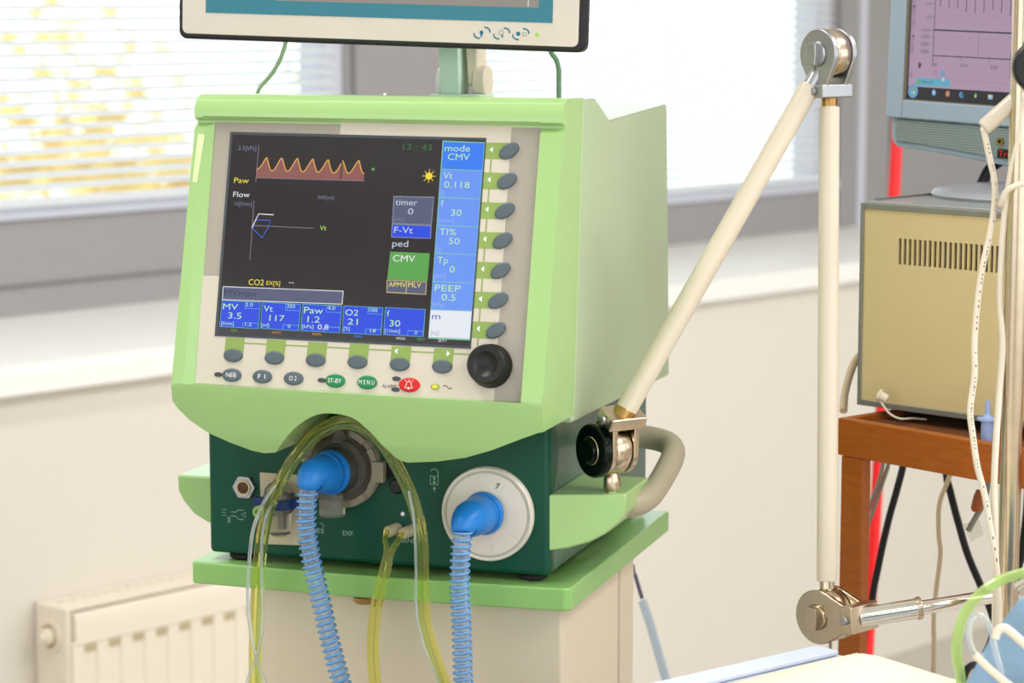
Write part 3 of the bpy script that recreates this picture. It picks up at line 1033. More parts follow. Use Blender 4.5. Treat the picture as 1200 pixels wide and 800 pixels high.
bm = B(); box(bm, -0.37, 0.0, 0.03, 0.33, 0.09, 0.13)
obj('base', bm, 'tray_green', cart, bevel=0.006)
for x in (-0.34, -0.03):
    for y in (0.06, 0.30):
        bm = B(); cyl(bm, (x - 0.012, y, 0.04), (x + 0.012, y, 0.04), 0.04)
        box(bm, x - 0.018, x + 0.018, y - 0.008, y + 0.008, 0.04, 0.09)
        obj('castor', bm, 'black_rubber', cart, bevel=0.002)

# ------------------------------------------------------------------ ventilator
VW = Matrix.Translation((TX, TY, TZ)) @ Matrix.Rotation(VRZ, 4, 'Z')     # its frame in world coordinates
vent = thing('ventilator', 'light and dark green lung ventilator with a lit control screen on the trolley', 'ventilator', (TX, TY, TZ), VRZ)

bm = B()
for x, y in ((-0.353, 0.032), (-0.047, 0.032), (-0.353, 0.35), (-0.047, 0.35)):
    f_ = B()
    lathe(f_, [(0.011, 0), (0.0145, 0.002), (0.0145, 0.005), (0.012, 0.0085)], 24, Matrix.Translation((x, y, 0)))
    obj('rubber_foot', f_, 'black_rubber', vent)
bm.free()
bm = B(); box(bm, -0.3815, -0.0256, 0.0265, 0.385, 0.0075, 0.1585)
obj('lower_case', bm, 'side_green', vent, bevel=0.004, seg=3)
bm = B(); box(bm, -0.382, -0.0252, 0.012, 0.026, 0.0075, 0.1585)
lower = obj('front_fascia', bm, 'dark_green', vent, bevel=0.005, seg=4)
bm = B(); prism_x(bm, [(0.020, 0.010), (0.0285, 0.010), (0.0285, 0.085), (0.031, 0.093), (0.040, 0.104), (0.0445, 0.119), (0.0415, 0.134), (0.033, 0.147), (0.030, 0.157), (0.020, 0.157)], -0.0262, -0.0249)
obj('scalloped_edge', bm, 'dark_green', lower, bevel=0.0004, seg=1)
bm = B(); prism_x(bm, [(0.0105, 0.1588), (0.0405, 0.4655), (0.088, 0.4645), (0.138, 0.4415), (0.362, 0.4482), (0.3665, 0.446), (0.386, 0.151), (0.2, 0.1555)],
                  -0.3705, -0.0004)
obj('case_cover', bm, 'cover_green', vent, bevel=0.004, seg=3)

# front bezel: tilted frame, brow, and a chin with an arched cut-out
PM = frame_mat((0, -0.0845, 0.196), (1, 0, 0), (0, 0.2497, 0.9684))      # control-panel frame: x right, y up the slope, z out
prof = [(0.0095, 0.118), (-0.068, 0.118), (-0.083, 0.146), (-0.0885, 0.172), (-0.0915, 0.190), (-0.0918, 0.1965), (-0.0895, 0.2015),
        (-0.0285, 0.4365), (-0.0215, 0.4405), (-0.0215, 0.4430), (-0.0290, 0.4462), (-0.0285, 0.4550), (-0.0240, 0.4632), (-0.014, 0.4678), (0.0395, 0.4668), (0.0095, 0.1588)]
bm = B(); prism_x(bm, prof, -0.3715, 0.0)
cut1 = B()
po = PANEL_OUT
lo = [(po[0][0] - 0.0102, po[0][1] + 0.004), (po[1][0] + 0.0015, po[1][1] + 0.004), (po[2][0] + 0.0015, po[2][1] - 0.002), (po[3][0] - 0.0102, po[3][1] - 0.002)]
a_ = [cut1.verts.new(PM @ Vector((p[0], p[1], 0.0))) for p in po]
b_ = [cut1.verts.new(PM @ Vector((p[0], p[1], 0.0065))) for p in lo]
c_ = [cut1.verts.new(PM @ Vector((p[0], p[1], 0.03))) for p in lo]
cut1.faces.new(a_)
cut1.faces.new(c_[::-1])
for q in ((a_, b_), (b_, c_)):
    for i in range(4):
        cut1.faces.new((q[0][i], q[0][(i + 1) % 4], q[1][(i + 1) % 4], q[1][i]))
cut2 = B()
chin = [(-0.380, 0.1895), (-0.3735, 0.181), (-0.3665, 0.1705), (-0.3557, 0.1597), (-0.3397, 0.1489), (-0.3159, 0.1382), (-0.2965, 0.1314), (-0.284, 0.1292), (-0.2715, 0.1306)]
arch = spline([(-0.2715, 0.1306, 0), (-0.2630, 0.1400, 0), (-0.2469, 0.1571, 0), (-0.2267, 0.1704, 0), (-0.2077, 0.1738, 0), (-0.1879, 0.1708, 0), (-0.1726, 0.1594, 0),
               (-0.1573, 0.1423, 0), (-0.1471, 0.1315, 0), (-0.1378, 0.1282, 0)], 4)
chin += [(p.x, p.y) for p in arch[1:]]
chin += [(-0.1073, 0.1313), (-0.0787, 0.137), (-0.0512, 0.1465), (-0.0231, 0.1585), (-0.006, 0.1655), (0.01, 0.1695), (0.01, 0.05), (-0.38, 0.05)]
prism_y(cut2, chin, -0.2, 0.2)
bm = boolean(bm, [cut1, cut2])
bez = obj('front_bezel', bm, 'green_enamel', vent, bevel=0.0042, seg=3, angle=40, blimit=28)
bm = B(); prism(bm, TAPE, 0.0059, 0.0063)
obj('tape_strip', bm, 'tape', bez, PM)

# control panel
bm = B(); prism(bm, po, -0.003, 0.0003)
panel = obj('control_panel', bm, 'grey_panel', vent, PM)
bm = B(); prism(bm, CREAM, 0.0004, 0.0007)
obj('cream_label', bm, 'cream_panel', panel)
sc = SCREEN
bm = B(); prism(bm, [(sc[0][0] - .001, sc[0][1] + .001), (sc[1][0] + .001, sc[1][1] + .001), (sc[2][0] + .001, sc[2][1] - .001), (sc[3][0] - .001, sc[3][1] - .001)], 0.0004, 0.0012)
obj('screen_rim', bm, 'screen_rim', panel)
ins = 0.0018
bm = B(); prism(bm, [(sc[0][0] + ins, sc[0][1] - ins), (sc[1][0] - ins * .4, sc[1][1] - ins), (sc[2][0] - ins * .4, sc[2][1] + ins), (sc[3][0] + ins, sc[3][1] + ins * .6)], 0.001, 0.0016)
screen = obj('screen', bm, 'screen_glass', vent, PM)

cols = ['scr_' + k for k in SCREEN_COL]
ci = {k: i for i, k in enumerate(SCREEN_COL)}
bm = B()
Z0 = 0.00165
for pts, c, z in SCREEN_QUADS:
    flat(bm, pts[::-1], Z0 + z * 0.00006, ci[c])
wb = WAVE_BASE
for w_ in WAVE:
    for a, b in zip(w_[:-1], w_[1:]):
        def by(x):
            return wb[0][1] + (wb[1][1] - wb[0][1]) * (x - wb[0][0]) / (wb[1][0] - wb[0][0])
        flat(bm, [(a[0], by(a[0])), (b[0], by(b[0])), b, a], Z0 + 0.00003, ci['wave_red'])
    stroke(bm, [(p.x, p.y) for p in spline([(*p, 0) for p in w_], 3)], 0.0010, Z0 + 0.0001, ci['wave_yellow'])
stroke(bm, LOOP_WHITE, 0.0009, Z0 + 0.0001, ci['white'])
stroke(bm, LOOP_BLUE, 0.0009, Z0 + 0.00008, ci['loop_blue'], closed=True)
flat(bm, ellipse(*SUN, 0.0034, 0.0034), Z0 + 0.0001, ci['sun'])
for k in range(8):
    a = k * PI / 4
    stroke(bm, [(SUN[0] + 0.0036 * math.cos(a), SUN[1] + 0.0036 * math.sin(a)), (SUN[0] + 0.0066 * math.cos(a), SUN[1] + 0.0066 * math.sin(a))], 0.0006, Z0 + 0.0001, ci['sun'])
obj('screen_graphics', bm, cols, screen, smooth=False)
glyphs([t[0] for t in SCREEN_TEXT] + ['NEB', 'F 1', 'O 2', 'ST-BY', 'M E N U', 'ALARM', '~', 'EXP.', 'RES', 'SENSOR', '7', 'Tru', '-1,0', '-1,5', '0,035', '0,030', '0,025', '0,020', '5:40', '5:41', '5:42', 'Network'])
bm = B()
for s, x, y, w, h, c in SCREEN_TEXT:
    write(bm, s, x, y, w, h, Z0 + 0.0003, ci[c])
obj('screen_lettering', bm, cols, screen, smooth=False)

# printed tabs and arrows that lead from the screen to the soft keys
bm = B()
KZ = 0.0009


def edge_x(y):          # right edge of the screen at height y
    return sc[2][0] + (sc[1][0] - sc[2][0]) * (y - sc[2][1]) / (sc[1][1] - sc[2][1]) + 0.0012


for kx, ky in KEYS_RIGHT:
    e0, e1 = edge_x(ky + 0.008), edge_x(ky - 0.008)
    flat(bm, [(e1, ky - 0.0078), (kx, ky - 0.0078), (kx, ky + 0.0078), (e0, ky + 0.0078)], KZ, 0)
    tx_ = edge_x(ky) + 0.0058
    flat(bm, [(tx_ - 0.002, ky + 0.0012), (tx_ + 0.0012, ky - 0.0016), (tx_ + 0.0012, ky + 0.004)], KZ + 0.0001, 1)
y_hi, y_lo = KEYS_RIGHT[0][1], KEYS_RIGHT[-1][1] - 0.022
stroke(bm, [(edge_x(y_hi) + 0.006, y_hi), (edge_x(y_lo) + 0.006, y_lo)], 0.0014, KZ - 0.00005, 0)
for i, (kx, ky) in enumerate(KEYS_BOTTOM):
    flat(bm, [(kx - 0.0098, ky), (kx + 0.0098, ky), (kx + 0.0102, ky + 0.0172), (kx - 0.0094, ky + 0.0172)], KZ, 0)
    if i >= 4:
        s_ = 1 if i == 5 else -1
        cx = kx + (0.0045 if i == 5 else -0.0045)
        p3 = [(cx + s_ * 0.002, ky + 0.0125), (cx - s_ * 0.0012, ky + 0.0153), (cx - s_ * 0.0012, ky + 0.0097)]
        flat(bm, p3 if s_ < 0 else p3[::-1], KZ + 0.0001, 1)
stroke(bm, [(KEYS_BOTTOM[0][0], KEYS_BOTTOM[0][1] + 0.0125), (KEYS_BOTTOM[5][0] + 0.036, KEYS_BOTTOM[5][1] + 0.0125)], 0.0014, KZ - 0.00005, 0)
obj('printed_tabs', bm, ['lime_print', 'white_print'], panel, smooth=False)


def key(name, x, y, rx, ry, m, rot=0.0, h=0.0022, parent=None):
    k = B()
    M = Matrix.Translation((x, y, 0.0009)) @ Matrix.Rotation(rot, 4, 'Z') @ Matrix.Diagonal((rx, ry, 1, 1))
    lathe(k, [(1.0, -0.0005), (1.0, h * 0.55), (0.93, h * 0.85), (0.75, h), (0, h * 0.92)], 32, M)
    return obj(name, k, m, parent or vent, PM, angle=50)


for x, y in KEYS_RIGHT:
    key('soft_key', x, y, 0.0103, 0.0066, 'key_grey', R(33))
for x, y in KEYS_BOTTOM:
    key('soft_key', x, y, 0.0098, 0.0064, 'key_grey')
BT = BUTTONS


def legend(parent, s, x, y, w, h, m):
    k = B()
    write(k, s, x - w / 2, y - h / 2, w, h, 0.0034)
    obj('legend', k, m, parent, smooth=False)


for nm, s, m, w in (('NEB', 'NEB', 'key_grey', 0.0105), ('F1', 'F 1', 'key_grey', 0.0075), ('O2', 'O 2', 'key_grey', 0.0075), ('STBY', 'ST-BY', 'button_green', 0.0135), ('MENU', 'M E N U', 'button_green', 0.0155)):
    k = key('push_button', *BT[nm], 0.0098, 0.0064, m)
    legend(k, s, *BT[nm], w, 0.0042, 'white_print')
al = key('alarm_button', *BT['ALARM'], 0.0103, 0.0068, 'button_red')
k = B()
ax_, ay_ = BT['ALARM']
stroke(k, [(ax_ - 0.0042, ay_ - 0.0028), (ax_ - 0.0026, ay_ - 0.0008), (ax_ - 0.0020, ay_ + 0.0022), (ax_, ay_ + 0.0034), (ax_ + 0.0020, ay_ + 0.0022), (ax_ + 0.0026, ay_ - 0.0008), (ax_ + 0.0042, ay_ - 0.0028)], 0.0006, 0.0034, 0, True)
flat(k, ellipse(ax_, ay_ - 0.0036, 0.001, 0.0007, 12), 0.0034)
for q in (-1, 0, 1):
    stroke(k, [(ax_ + q * 0.0030, ay_ + 0.0038 - abs(q) * 0.0006), (ax_ + q * 0.0040, ay_ + 0.0052 - abs(q) * 0.0008)], 0.0005, 0.0034)
obj('bell_symbol', k, 'white_print', al, smooth=False)
for n_ in ('led1', 'led2', 'led3', 'led4'):
    key('indicator_light', *BT[n_], 0.0042, 0.0022, 'led_dark', h=0.001)
yl = key('mains_light', *BT['yled'], 0.0044, 0.0028, 'lime_print', h=0.0009)
k = B(); flat(k, ellipse(*BT['yled'], 0.0030, 0.0019), 0.0021)
obj('lens', k, 'led_amber', yl, smooth=False)
k = B()
write(k, 'ALARM', BT['alarmtext'][0], BT['alarmtext'][1] - 0.0012, 0.0142, 0.0034, 0.0009)
tl_ = BT['tilde']
stroke(k, [(tl_[0] - 0.0042 + i * 0.0007, tl_[1] + 0.0016 * math.sin(i / 12 * 2 * PI)) for i in range(13)], 0.0007, 0.0009)
obj('printed_words', k, 'black_print', panel, smooth=False)
kx, ky = BT['knob']
k = B()
lathe(k, [(0.0205, 0.0006), (0.0205, 0.004), (0.0192, 0.006), (0.0186, 0.0165), (0.0172, 0.0188), (0.0118, 0.0192), (0.0105, 0.0180), (0.006, 0.0160), (0, 0.0152)], 48, Matrix.Translation((kx, ky, 0)))
obj('rotary_knob', k, 'black_plastic', vent, PM, angle=40)

# sockets on the dark green front (frame: x right, y up, z out of the front)
FM = frame_mat((0, 0.012, 0), (1, 0, 0), (0, 0, 1))


def fobj(name, bm, m, parent=None, **k):
    return obj(name, bm, m, parent or vent, FM if parent is None else None, **k)


bm = B(); prism(bm, ellipse(-0.3412, 0.0771, 0.0124, 0.0124, 6, 0), 0, 0.006)
nut = fobj('hex_nut', bm, 'satin_steel', bevel=0.0008)
bm = B(); lathe(bm, [(0.0078, 0.0055), (0.0078, 0.0075), (0.0062, 0.0075), (0.0058, 0.006)], 28, Matrix.Translation((-0.3412, 0.0771, 0)))
obj('socket_ring', bm, 'plate_beige', nut)
bm = B(); lathe(bm, [(0.006, 0.0061), (0.004, 0.0066), (0, 0.0066)], 24, Matrix.Translation((-0.3412, 0.0771, 0)))
obj('socket_hole', bm, 'copper_dark', nut)
bm = B(); prism(bm, [(-0.3253, 0.0928), (-0.2804, 0.0928), (-0.2831, 0.0215), (-0.3236, 0.0201)][::-1], 0.0, 0.0018)
fobj('mounting_plate', bm, 'plate_beige', bevel=0.0005)
TRC = Matrix.Translation((-0.2985, 0, 0.016)) @ Matrix.Rotation(R(-90), 4, 'X')      # vertical axis in the front frame
bm = B(); lathe(bm, [(0.0, 0.034), (0.007, 0.0335), (0.0108, 0.036), (0.0112, 0.046), (0.0118, 0.056), (0.0152, 0.060), (0.0158, 0.073), (0.0138, 0.081), (0.009, 0.0862), (0.0, 0.088)], 32, TRC)
trap = fobj('water_trap', bm, 'clear_plastic')
bm = B(); lathe(bm, [(0.0166, 0.0615), (0.0172, 0.0625), (0.0172, 0.0705), (0.0166, 0.0715)], 32, TRC)
box(bm, -0.0175 - 0.2985 - 0.009, -0.2985 - 0.013, 0.0620, 0.0710, 0.012, 0.020)
box(bm, -0.2985 + 0.013, -0.2985 + 0.0235, 0.0635, 0.0725, 0.012, 0.020)
obj('clamp_band', bm, 'navy_band', trap, bevel=0.0008)
bm = B()
box(bm, -0.3005, -0.2965, 0.040, 0.062, 0.010, 0.014)
lathe(bm, [(0, 0.076), (0.006, 0.076), (0.009, 0.070), (0.009, 0.066), (0, 0.066)], 20, TRC)
obj('float', bm, 'cable_grey', trap)

# expiratory valve: taupe ring, smoky dome, clear drain
EX, EY = -0.2359, 0.1040
EM = Matrix.Translation((EX, EY, 0))
bm = B(); lathe(bm, [(0.0405, 0.0), (0.0405, 0.006), (0.038, 0.0085), (0.0335, 0.0085), (0.0325, 0.0045), (0.0, 0.0045)], 56, EM)
valve = fobj('exhalation_valve', bm, 'ring_taupe', angle=30)
bm = B()
for k_ in range(9):
    a = R(20 + 40 * k_)
    prism(bm, [(0.0332 * math.cos(a + q), 0.0332 * math.sin(a + q)) for q in (-0.24, 0, 0.24)] + [(0.0398 * math.cos(a + q), 0.0398 * math.sin(a + q)) for q in (0.24, 0, -0.24)], 0.006, 0.0112, EM)
obj('ring_lug', bm, 'ring_taupe', valve, bevel=0.0006)
bm = B(); lathe(bm, [(0.0325, 0.005), (0.0325, 0.013), (0.0295, 0.0185), (0.0255, 0.020), (0.0245, 0.0255), (0.0205, 0.0295), (0.0195, 0.034), (0.0, 0.034)], 48, EM)
obj('dome', bm, 'clear_smoke', valve)
bm = B(); lathe(bm, [(0.023, 0.0050), (0.023, 0.017), (0.0205, 0.0185), (0.0205, 0.0050)], 40, EM)
lathe(bm, [(0.0135, 0.0050), (0.0135, 0.024), (0.011, 0.025), (0.011, 0.0050)], 32, EM)
obj('valve_seat', bm, 'cable_grey', valve)
bm = B(); cyl(bm, (EX + 0.002, EY + 0.033, 0.008), (EX + 0.002, EY + 0.033, 0.020), 0.0085, 0.0075)
obj('bleed_cap', bm, 'clear_smoke', valve, bevel=0.001)
bm = B(); box(bm, EX + 0.0335, EX + 0.0465, EY - 0.012, EY + 0.009, 0.004, 0.014)
obj('release_tab', bm, 'ring_taupe', valve, bevel=0.0015)
bm = B(); box(bm, EX - 0.0445, EX - 0.038, EY + 0.004, EY + 0.013, 0.003, 0.008)
obj('catch_plate', bm, 'white_print', valve, bevel=0.0008)
bm = B()
sweep(bm, [(EX - 0.006, EY - 0.018, 0.017), (EX - 0.006, EY - 0.0465, 0.017)], [0.0135, 0.0128], 28, cap=False)
sweep(bm, [(EX - 0.006, EY - 0.018, 0.017), (EX - 0.006, EY - 0.0465, 0.017)], [0.0118, 0.0112], 28, cap=False)
obj('drain_port', bm, 'clear_plastic', valve)
bm = B(); box(bm, -0.1935, -0.180, 0.0965, 0.112, 0.0, 0.004)
fobj('latch_recess', bm, 'slot_black', bevel=0.0008)
bm = B(); lathe(bm, [(0.0078, 0), (0.0078, 0.006), (0.006, 0.0085), (0, 0.0085)], 16, Matrix.Translation((-0.1785, 0.0885, 0)))
fobj('black_cap', bm, 'black_plastic')
bm = B(); lathe(bm, [(0.0021, 0), (0.0021, 0.0006), (0.0, 0.0010)], 16, Matrix.Translation((-0.1744, 0.0599, 0)))
fobj('indicator_dot', bm, 'white_print')
for i, (x, y) in enumerate(((-0.1795, 0.0455), (-0.164, 0.0448))):
    A_ = along((x, y, 0), (x - 0.006, y - 0.0015, 0.015))
    bm = B(); lathe(bm, [(0.0058, 0), (0.0058, 0.014), (0.005, 0.0158), (0.0036, 0.0158), (0.0036, 0.012), (0, 0.012)], 24, A_)
    fobj('sensor_port', bm, 'plate_beige')

# inspiratory disc with the number 7
DX, DY = -0.0855, 0.0665
DM = Matrix.Translation((DX, DY, 0))
bm = B(); lathe(bm, [(0.0462, 0.0), (0.0462, 0.007), (0.0450, 0.0085), (0.0432, 0.0082), (0.0424, 0.0070), (0.0408, 0.0070), (0.0402, 0.0080), (0.0, 0.0090)], 64, DM)
disc = fobj('inlet_filter_disc', bm, 'disc_cream', angle=50)
bm = B()
for k_ in range(8):
    a = R(12 + 45 * k_)
    t_ = 0.00025
    prism(bm, [(0.02 * math.cos(a) - t_ * math.sin(a), 0.02 * math.sin(a) + t_ * math.cos(a)), (0.02 * math.cos(a) + t_ * math.sin(a), 0.02 * math.sin(a) - t_ * math.cos(a)),
               (0.039 * math.cos(a) + t_ * math.sin(a), 0.039 * math.sin(a) - t_ * math.cos(a)), (0.039 * math.cos(a) - t_ * math.sin(a), 0.039 * math.sin(a) + t_ * math.cos(a))], 0.0075, 0.0087, DM)
obj('rib', bm, 'disc_cream', disc)
bm = B(); lathe(bm, [(0.0428, 0.00705), (0.0426, 0.0074), (0.0406, 0.0074), (0.0404, 0.00705)], 64, DM)
obj('rim_groove', bm, 'rim_grey', disc)
bm = B(); write(bm, '7', -0.0765, 0.0925, 0.0042, 0.0054, 0.0095, 0, None, 0.25)
obj('number', bm, 'black_print', disc, smooth=False)

# white symbols and words on the dark green front
bm = B()
lx, ly = -0.1415, 0.0965
stroke(bm, [(lx - 0.0040, ly - 0.0055), (lx + 0.0040, ly - 0.0055), (lx + 0.0040, ly + 0.0030), (lx - 0.0040, ly + 0.0030)], 0.0007, 0.0003, 0, True)
stroke(bm, [(lx + 0.0040, ly + 0.003), (lx + 0.0040, ly + 0.0072), (lx + 0.0025, ly + 0.0094), (lx, ly + 0.0102), (lx - 0.0025, ly + 0.0092), (lx - 0.0034, ly + 0.0078)], 0.0007, 0.0003)
flat(bm, [(lx - 0.0018, ly - 0.0042), (lx + 0.0018, ly - 0.0042), (lx, ly - 0.0012)], 0.0003)
flat(bm, [(lx, ly - 0.0014), (lx + 0.0016, ly + 0.0016), (lx - 0.0016, ly + 0.0016)], 0.0003)
stroke(bm, [(lx, ly - 0.0125), (lx, ly - 0.0085)], 0.0007, 0.0003)
flat(bm, [(lx - 0.0016, ly - 0.0098), (lx + 0.0016, ly - 0.0098), (lx, ly - 0.0072)], 0.0003)
sx_, sy_ = -0.3505, 0.0475
stroke(bm, [(sx_ - 0.007, sy_ + 0.003), (sx_ - 0.002, sy_ + 0.003), (sx_ + 0.001, sy_ + 0.0055), (sx_ + 0.0068, sy_ + 0.0055)], 0.0006, 0.0003)
stroke(bm, [(sx_ - 0.007, sy_ - 0.001), (sx_ - 0.002, sy_ - 0.001), (sx_ + 0.001, sy_ - 0.004), (sx_ + 0.0068, sy_ - 0.004)], 0.0006, 0.0003)
stroke(bm, [(sx_ + 0.0085, sy_ + 0.0035), (sx_ + 0.004, sy_ + 0.0010), (sx_ + 0.0085, sy_ - 0.0015)], 0.0006, 0.0003, 0, True)
for k_ in range(3):
    stroke(bm, [(sx_ - 0.0105 + k_ * 0.0011, sy_ - 0.0085), (sx_ - 0.0105 + k_ * 0.0011, sy_ - 0.002)], 0.0004, 0.0003)
    stroke(bm, [(sx_ - 0.017, sy_ - 0.001 + k_ * 0.003), (sx_ - 0.012, sy_ - 0.001 + k_ * 0.003)], 0.0004, 0.0003)
write(bm, 'EXP.', -0.2375, 0.0345, 0.0118, 0.0046, 0.0003)
write(bm, 'RES', -0.2700, 0.0352, 0.0125, 0.0046, 0.0003)
write(bm, 'SENSOR', -0.1765, 0.0315, 0.0255, 0.0046, 0.0003)
stroke(bm, [(-0.262, 0.046), (-0.2575, 0.043), (-0.2595, 0.0405)], 0.0006, 0.0003)
obj('printed_symbols', bm, 'grey_print', lower, FM, smooth=False)

# side brackets, handle and the fittings on top
bm = B()
vs = prism_y(bm, [(-0.0262, 0.032), (-0.008, 0.035), (0.012, 0.041), (0.028, 0.050), (0.038, 0.060), (0.0435, 0.068), (0.0440, 0.0875), (-0.0262, 0.0875)], 0.014, 0.13)
for v_ in vs[:len(vs) // 2]:
    v_.co.y += 0.30 * (v_.co.x + 0.0262) + (0.006 if v_.co.x > 0.034 else 0)
obj('side_bracket', bm, 'green_enamel', vent, bevel=0.0025, seg=3)
bm = B(); prism_y(bm, [(-0.3815, 0.020), (-0.4105, 0.0246), (-0.426, 0.033), (-0.437, 0.045), (-0.4430, 0.056), (-0.4437, 0.0725), (-0.3815, 0.0725)], 0.07, 0.19)
brk = obj('side_bracket', bm, 'green_enamel', vent, bevel=0.0025, seg=3)
bm = B(); cyl(bm, (-0.4315, 0.150, 0.072), (-0.4315, 0.150, 0.0795), 0.0105)
obj('bracket_knob', bm, 'black_plastic', brk, bevel=0.002)
bm = B()
hp = spline([(-0.026, 0.085, 0.066), (0.000, 0.082, 0.066), (0.026, 0.083, 0.066), (0.042, 0.094, 0.068), (0.049, 0.118, 0.073), (0.050, 0.165, 0.084), (0.047, 0.215, 0.096), (0.036, 0.240, 0.102), (0.018, 0.250, 0.105), (0.0, 0.252, 0.106), (-0.026, 0.252, 0.106)], 5)
sweep(bm, hp, 0.0122, 20)
hd = obj('grab_handle', bm, 'beige_handle', vent)
bm = B(); sweep(bm, [(0.006, 0.082, 0.066), (0.014, 0.082, 0.066), (0.020, 0.083, 0.066)], [0.0165, 0.0175, 0.015], 20)
obj('rubber_sleeve', bm, 'black_rubber', hd)
for x, y in ((-0.2443, 0.16), (-0.1373, 0.18)):
    bm = B(); lathe(bm, [(0.005, -0.02), (0.005, 0.003), (0.0065, 0.003), (0.0065, 0.008), (0.005, 0.0095), (0, 0.0095)], 20, Matrix.Translation((x, y, 0.4545 if x < -0.2 else 0.4505)))
    obj('cover_screw', bm, 'satin_steel', vent)

# ------------------------------------------------------------------ top display on its stand
TM = VW @ frame_mat((-0.4147, 0.03, 0.5207), (0.99962, 0, -0.02753), (0.02753, 0, 0.99962))      # display face: x right, y up, z to the viewer
disp = thing('display_monitor', 'cream flat monitor with a black rim and teal screen above the ventilator', 'monitor', VW @ Vector((-0.15, 0.112, 0.466)), VRZ)
DI = inv(disp) @ TM
HH = 0.345
WD = 0.4185
bm = B()


def rrect(x0, x1, y0, y1, r, n=6):
    out = []
    for cx, cy, a0 in ((x1 - r, y1 - r, 0), (x0 + r, y1 - r, 90), (x0 + r, y0 + r, 180), (x1 - r, y0 + r, 270)):
        for i in range(n + 1):
            a = R(a0 + 90 * i / n)
            out.append((cx + r * math.cos(a), cy + r * math.sin(a)))
    return out


prism(bm, rrect(0, WD, 0, HH, 0.008), -0.016, 0.0)
cs_ = obj('casing', bm, 'black_plastic', disp, DI, bevel=0.003, seg=3)
bm = B(); prism(bm, rrect(0.03, WD - 0.03, 0.022, HH - 0.03, 0.012), -0.044, -0.0155)
obj('rear_housing', bm, 'black_plastic', disp, DI, bevel=0.006, seg=2)
bm = B(); prism(bm, rrect(0.0048, WD - 0.0062, 0.0052, HH - 0.005, 0.006), -0.001, 0.0015)
fp = obj('front_plate', bm, 'monitor_cream', disp, DI, bevel=0.0006)
bm = B(); prism(bm, [(0.0302, 0.0262), (0.3867, 0.0270), (0.3875, 0.318), (0.0308, 0.318)], 0.0012, 0.0019)
scn = obj('screen', bm, 'teal_screen', disp, DI)
bm = B(); flat(bm, [(0.105, 0.0400), (0.3729, 0.0408), (0.3735, 0.30), (0.106, 0.30)], 0.0020)
obj('image_area', bm, 'grey_screen', scn, smooth=False)
bm = B(); stroke(bm, [(0.3625, 0.0418), (0.3628, 0.2)], 0.0012, 0.0021)
stroke(bm, [(0.110, 0.0415), (0.110, 0.2)], 0.0010, 0.0021)
obj('image_cursor', bm, 'lcd_pale', scn, smooth=False)
bm = B()
for i, cx in enumerate((0.3171, 0.3367, 0.3558)):
    cy = 0.0156
    sk = [(cx + x + 0.45 * y, cy + y) for x, y in [(0.0075 * math.cos(a), 0.0052 * math.sin(a)) for a in [R(q) for q in range(5, 100, 8)]]]
    stroke(bm, sk, 0.0014, 0.0017)
    sk = [(cx + x + 0.45 * y, cy + y) for x, y in [(0.0075 * math.cos(a), 0.0052 * math.sin(a)) for a in [R(q) for q in range(185, 280, 8)]]]
    stroke(bm, sk, 0.0014, 0.0017)
    if i == 0:
        flat(bm, ellipse(cx - 0.0006, cy + 0.0002, 0.0019, 0.0021, 16), 0.0017)
        flat(bm, [(cx - 0.0014, cy - 0.004), (cx + 0.0002, cy - 0.004), (cx + 0.0002, cy), (cx - 0.0014, cy)], 0.0017)
    if i == 1:
        for q in range(8):
            a = q * PI / 4
            stroke(bm, [(cx - 0.0004 + 0.0015 * math.cos(a), cy + 0.0008 + 0.0015 * math.sin(a)), (cx - 0.0004 + 0.0032 * math.cos(a), cy + 0.0008 + 0.0032 * math.sin(a))], 0.0005, 0.0017)
        flat(bm, ellipse(cx + 0.0008, cy - 0.0026, 0.0008, 0.0012, 10), 0.0017)
    if i == 2:
        flat(bm, ellipse(cx - 0.0026, cy + 0.0003, 0.0021, 0.0021, 16), 0.0017)
        stroke(bm, [(cx + 0.0018, cy - 0.0016), (cx + 0.0052, cy - 0.0016), (cx + 0.0052, cy + 0.0012), (cx + 0.0018, cy + 0.0012)], 0.0005, 0.0017, 0, True)
obj('printed_icons', bm, 'teal_print', fp, smooth=False)
bm = B(); lathe(bm, [(0.0019, 0.001), (0.0019, 0.0019), (0.001, 0.0024), (0, 0.0025)], 16, Matrix.Translation((0.3719, 0.0155, 0)))
obj('power_light', bm, 'scr_lime', fp)
SI = inv(disp) @ VW
bm = B(); prism_y(bm, [(-0.163, 0.466), (-0.1425, 0.466), (-0.1470, 0.60), (-0.1690, 0.60)], 0.095, 0.125)
obj('stand_column', bm, 'pale_green', disp, SI, bevel=0.002)
bm = B(); prism_y(bm, [(-0.138, 0.4745), (-0.127, 0.4745), (-0.1285, 0.60), (-0.1455, 0.60)], 0.105, 0.135)
obj('stand_spine', bm, 'cream_plastic', disp, SI, bevel=0.003)
bm = B(); cyl(bm, (-0.170, 0.115, 0.478), (-0.163, 0.115, 0.478), 0.016)
obj('hinge_disc', bm, 'sill_white', disp, SI, bevel=0.002)
bm = B(); cyl(bm, (-0.132, 0.115, 0.4785), (-0.119, 0.115, 0.4785), 0.016)
obj('hinge_disc', bm, 'cream_plastic', disp, SI, bevel=0.002)
bm = B(); box(bm, -0.172, -0.118, 0.085, 0.130, 0.458, 0.4665)
obj('stand_foot', bm, 'pale_green', disp, SI, bevel=0.002)
bm = B(); box(bm, -0.20, -0.10, 0.074, 0.10, 0.58, 0.66)
obj('rear_mount', bm, 'black_plastic', disp, SI, bevel=0.003)
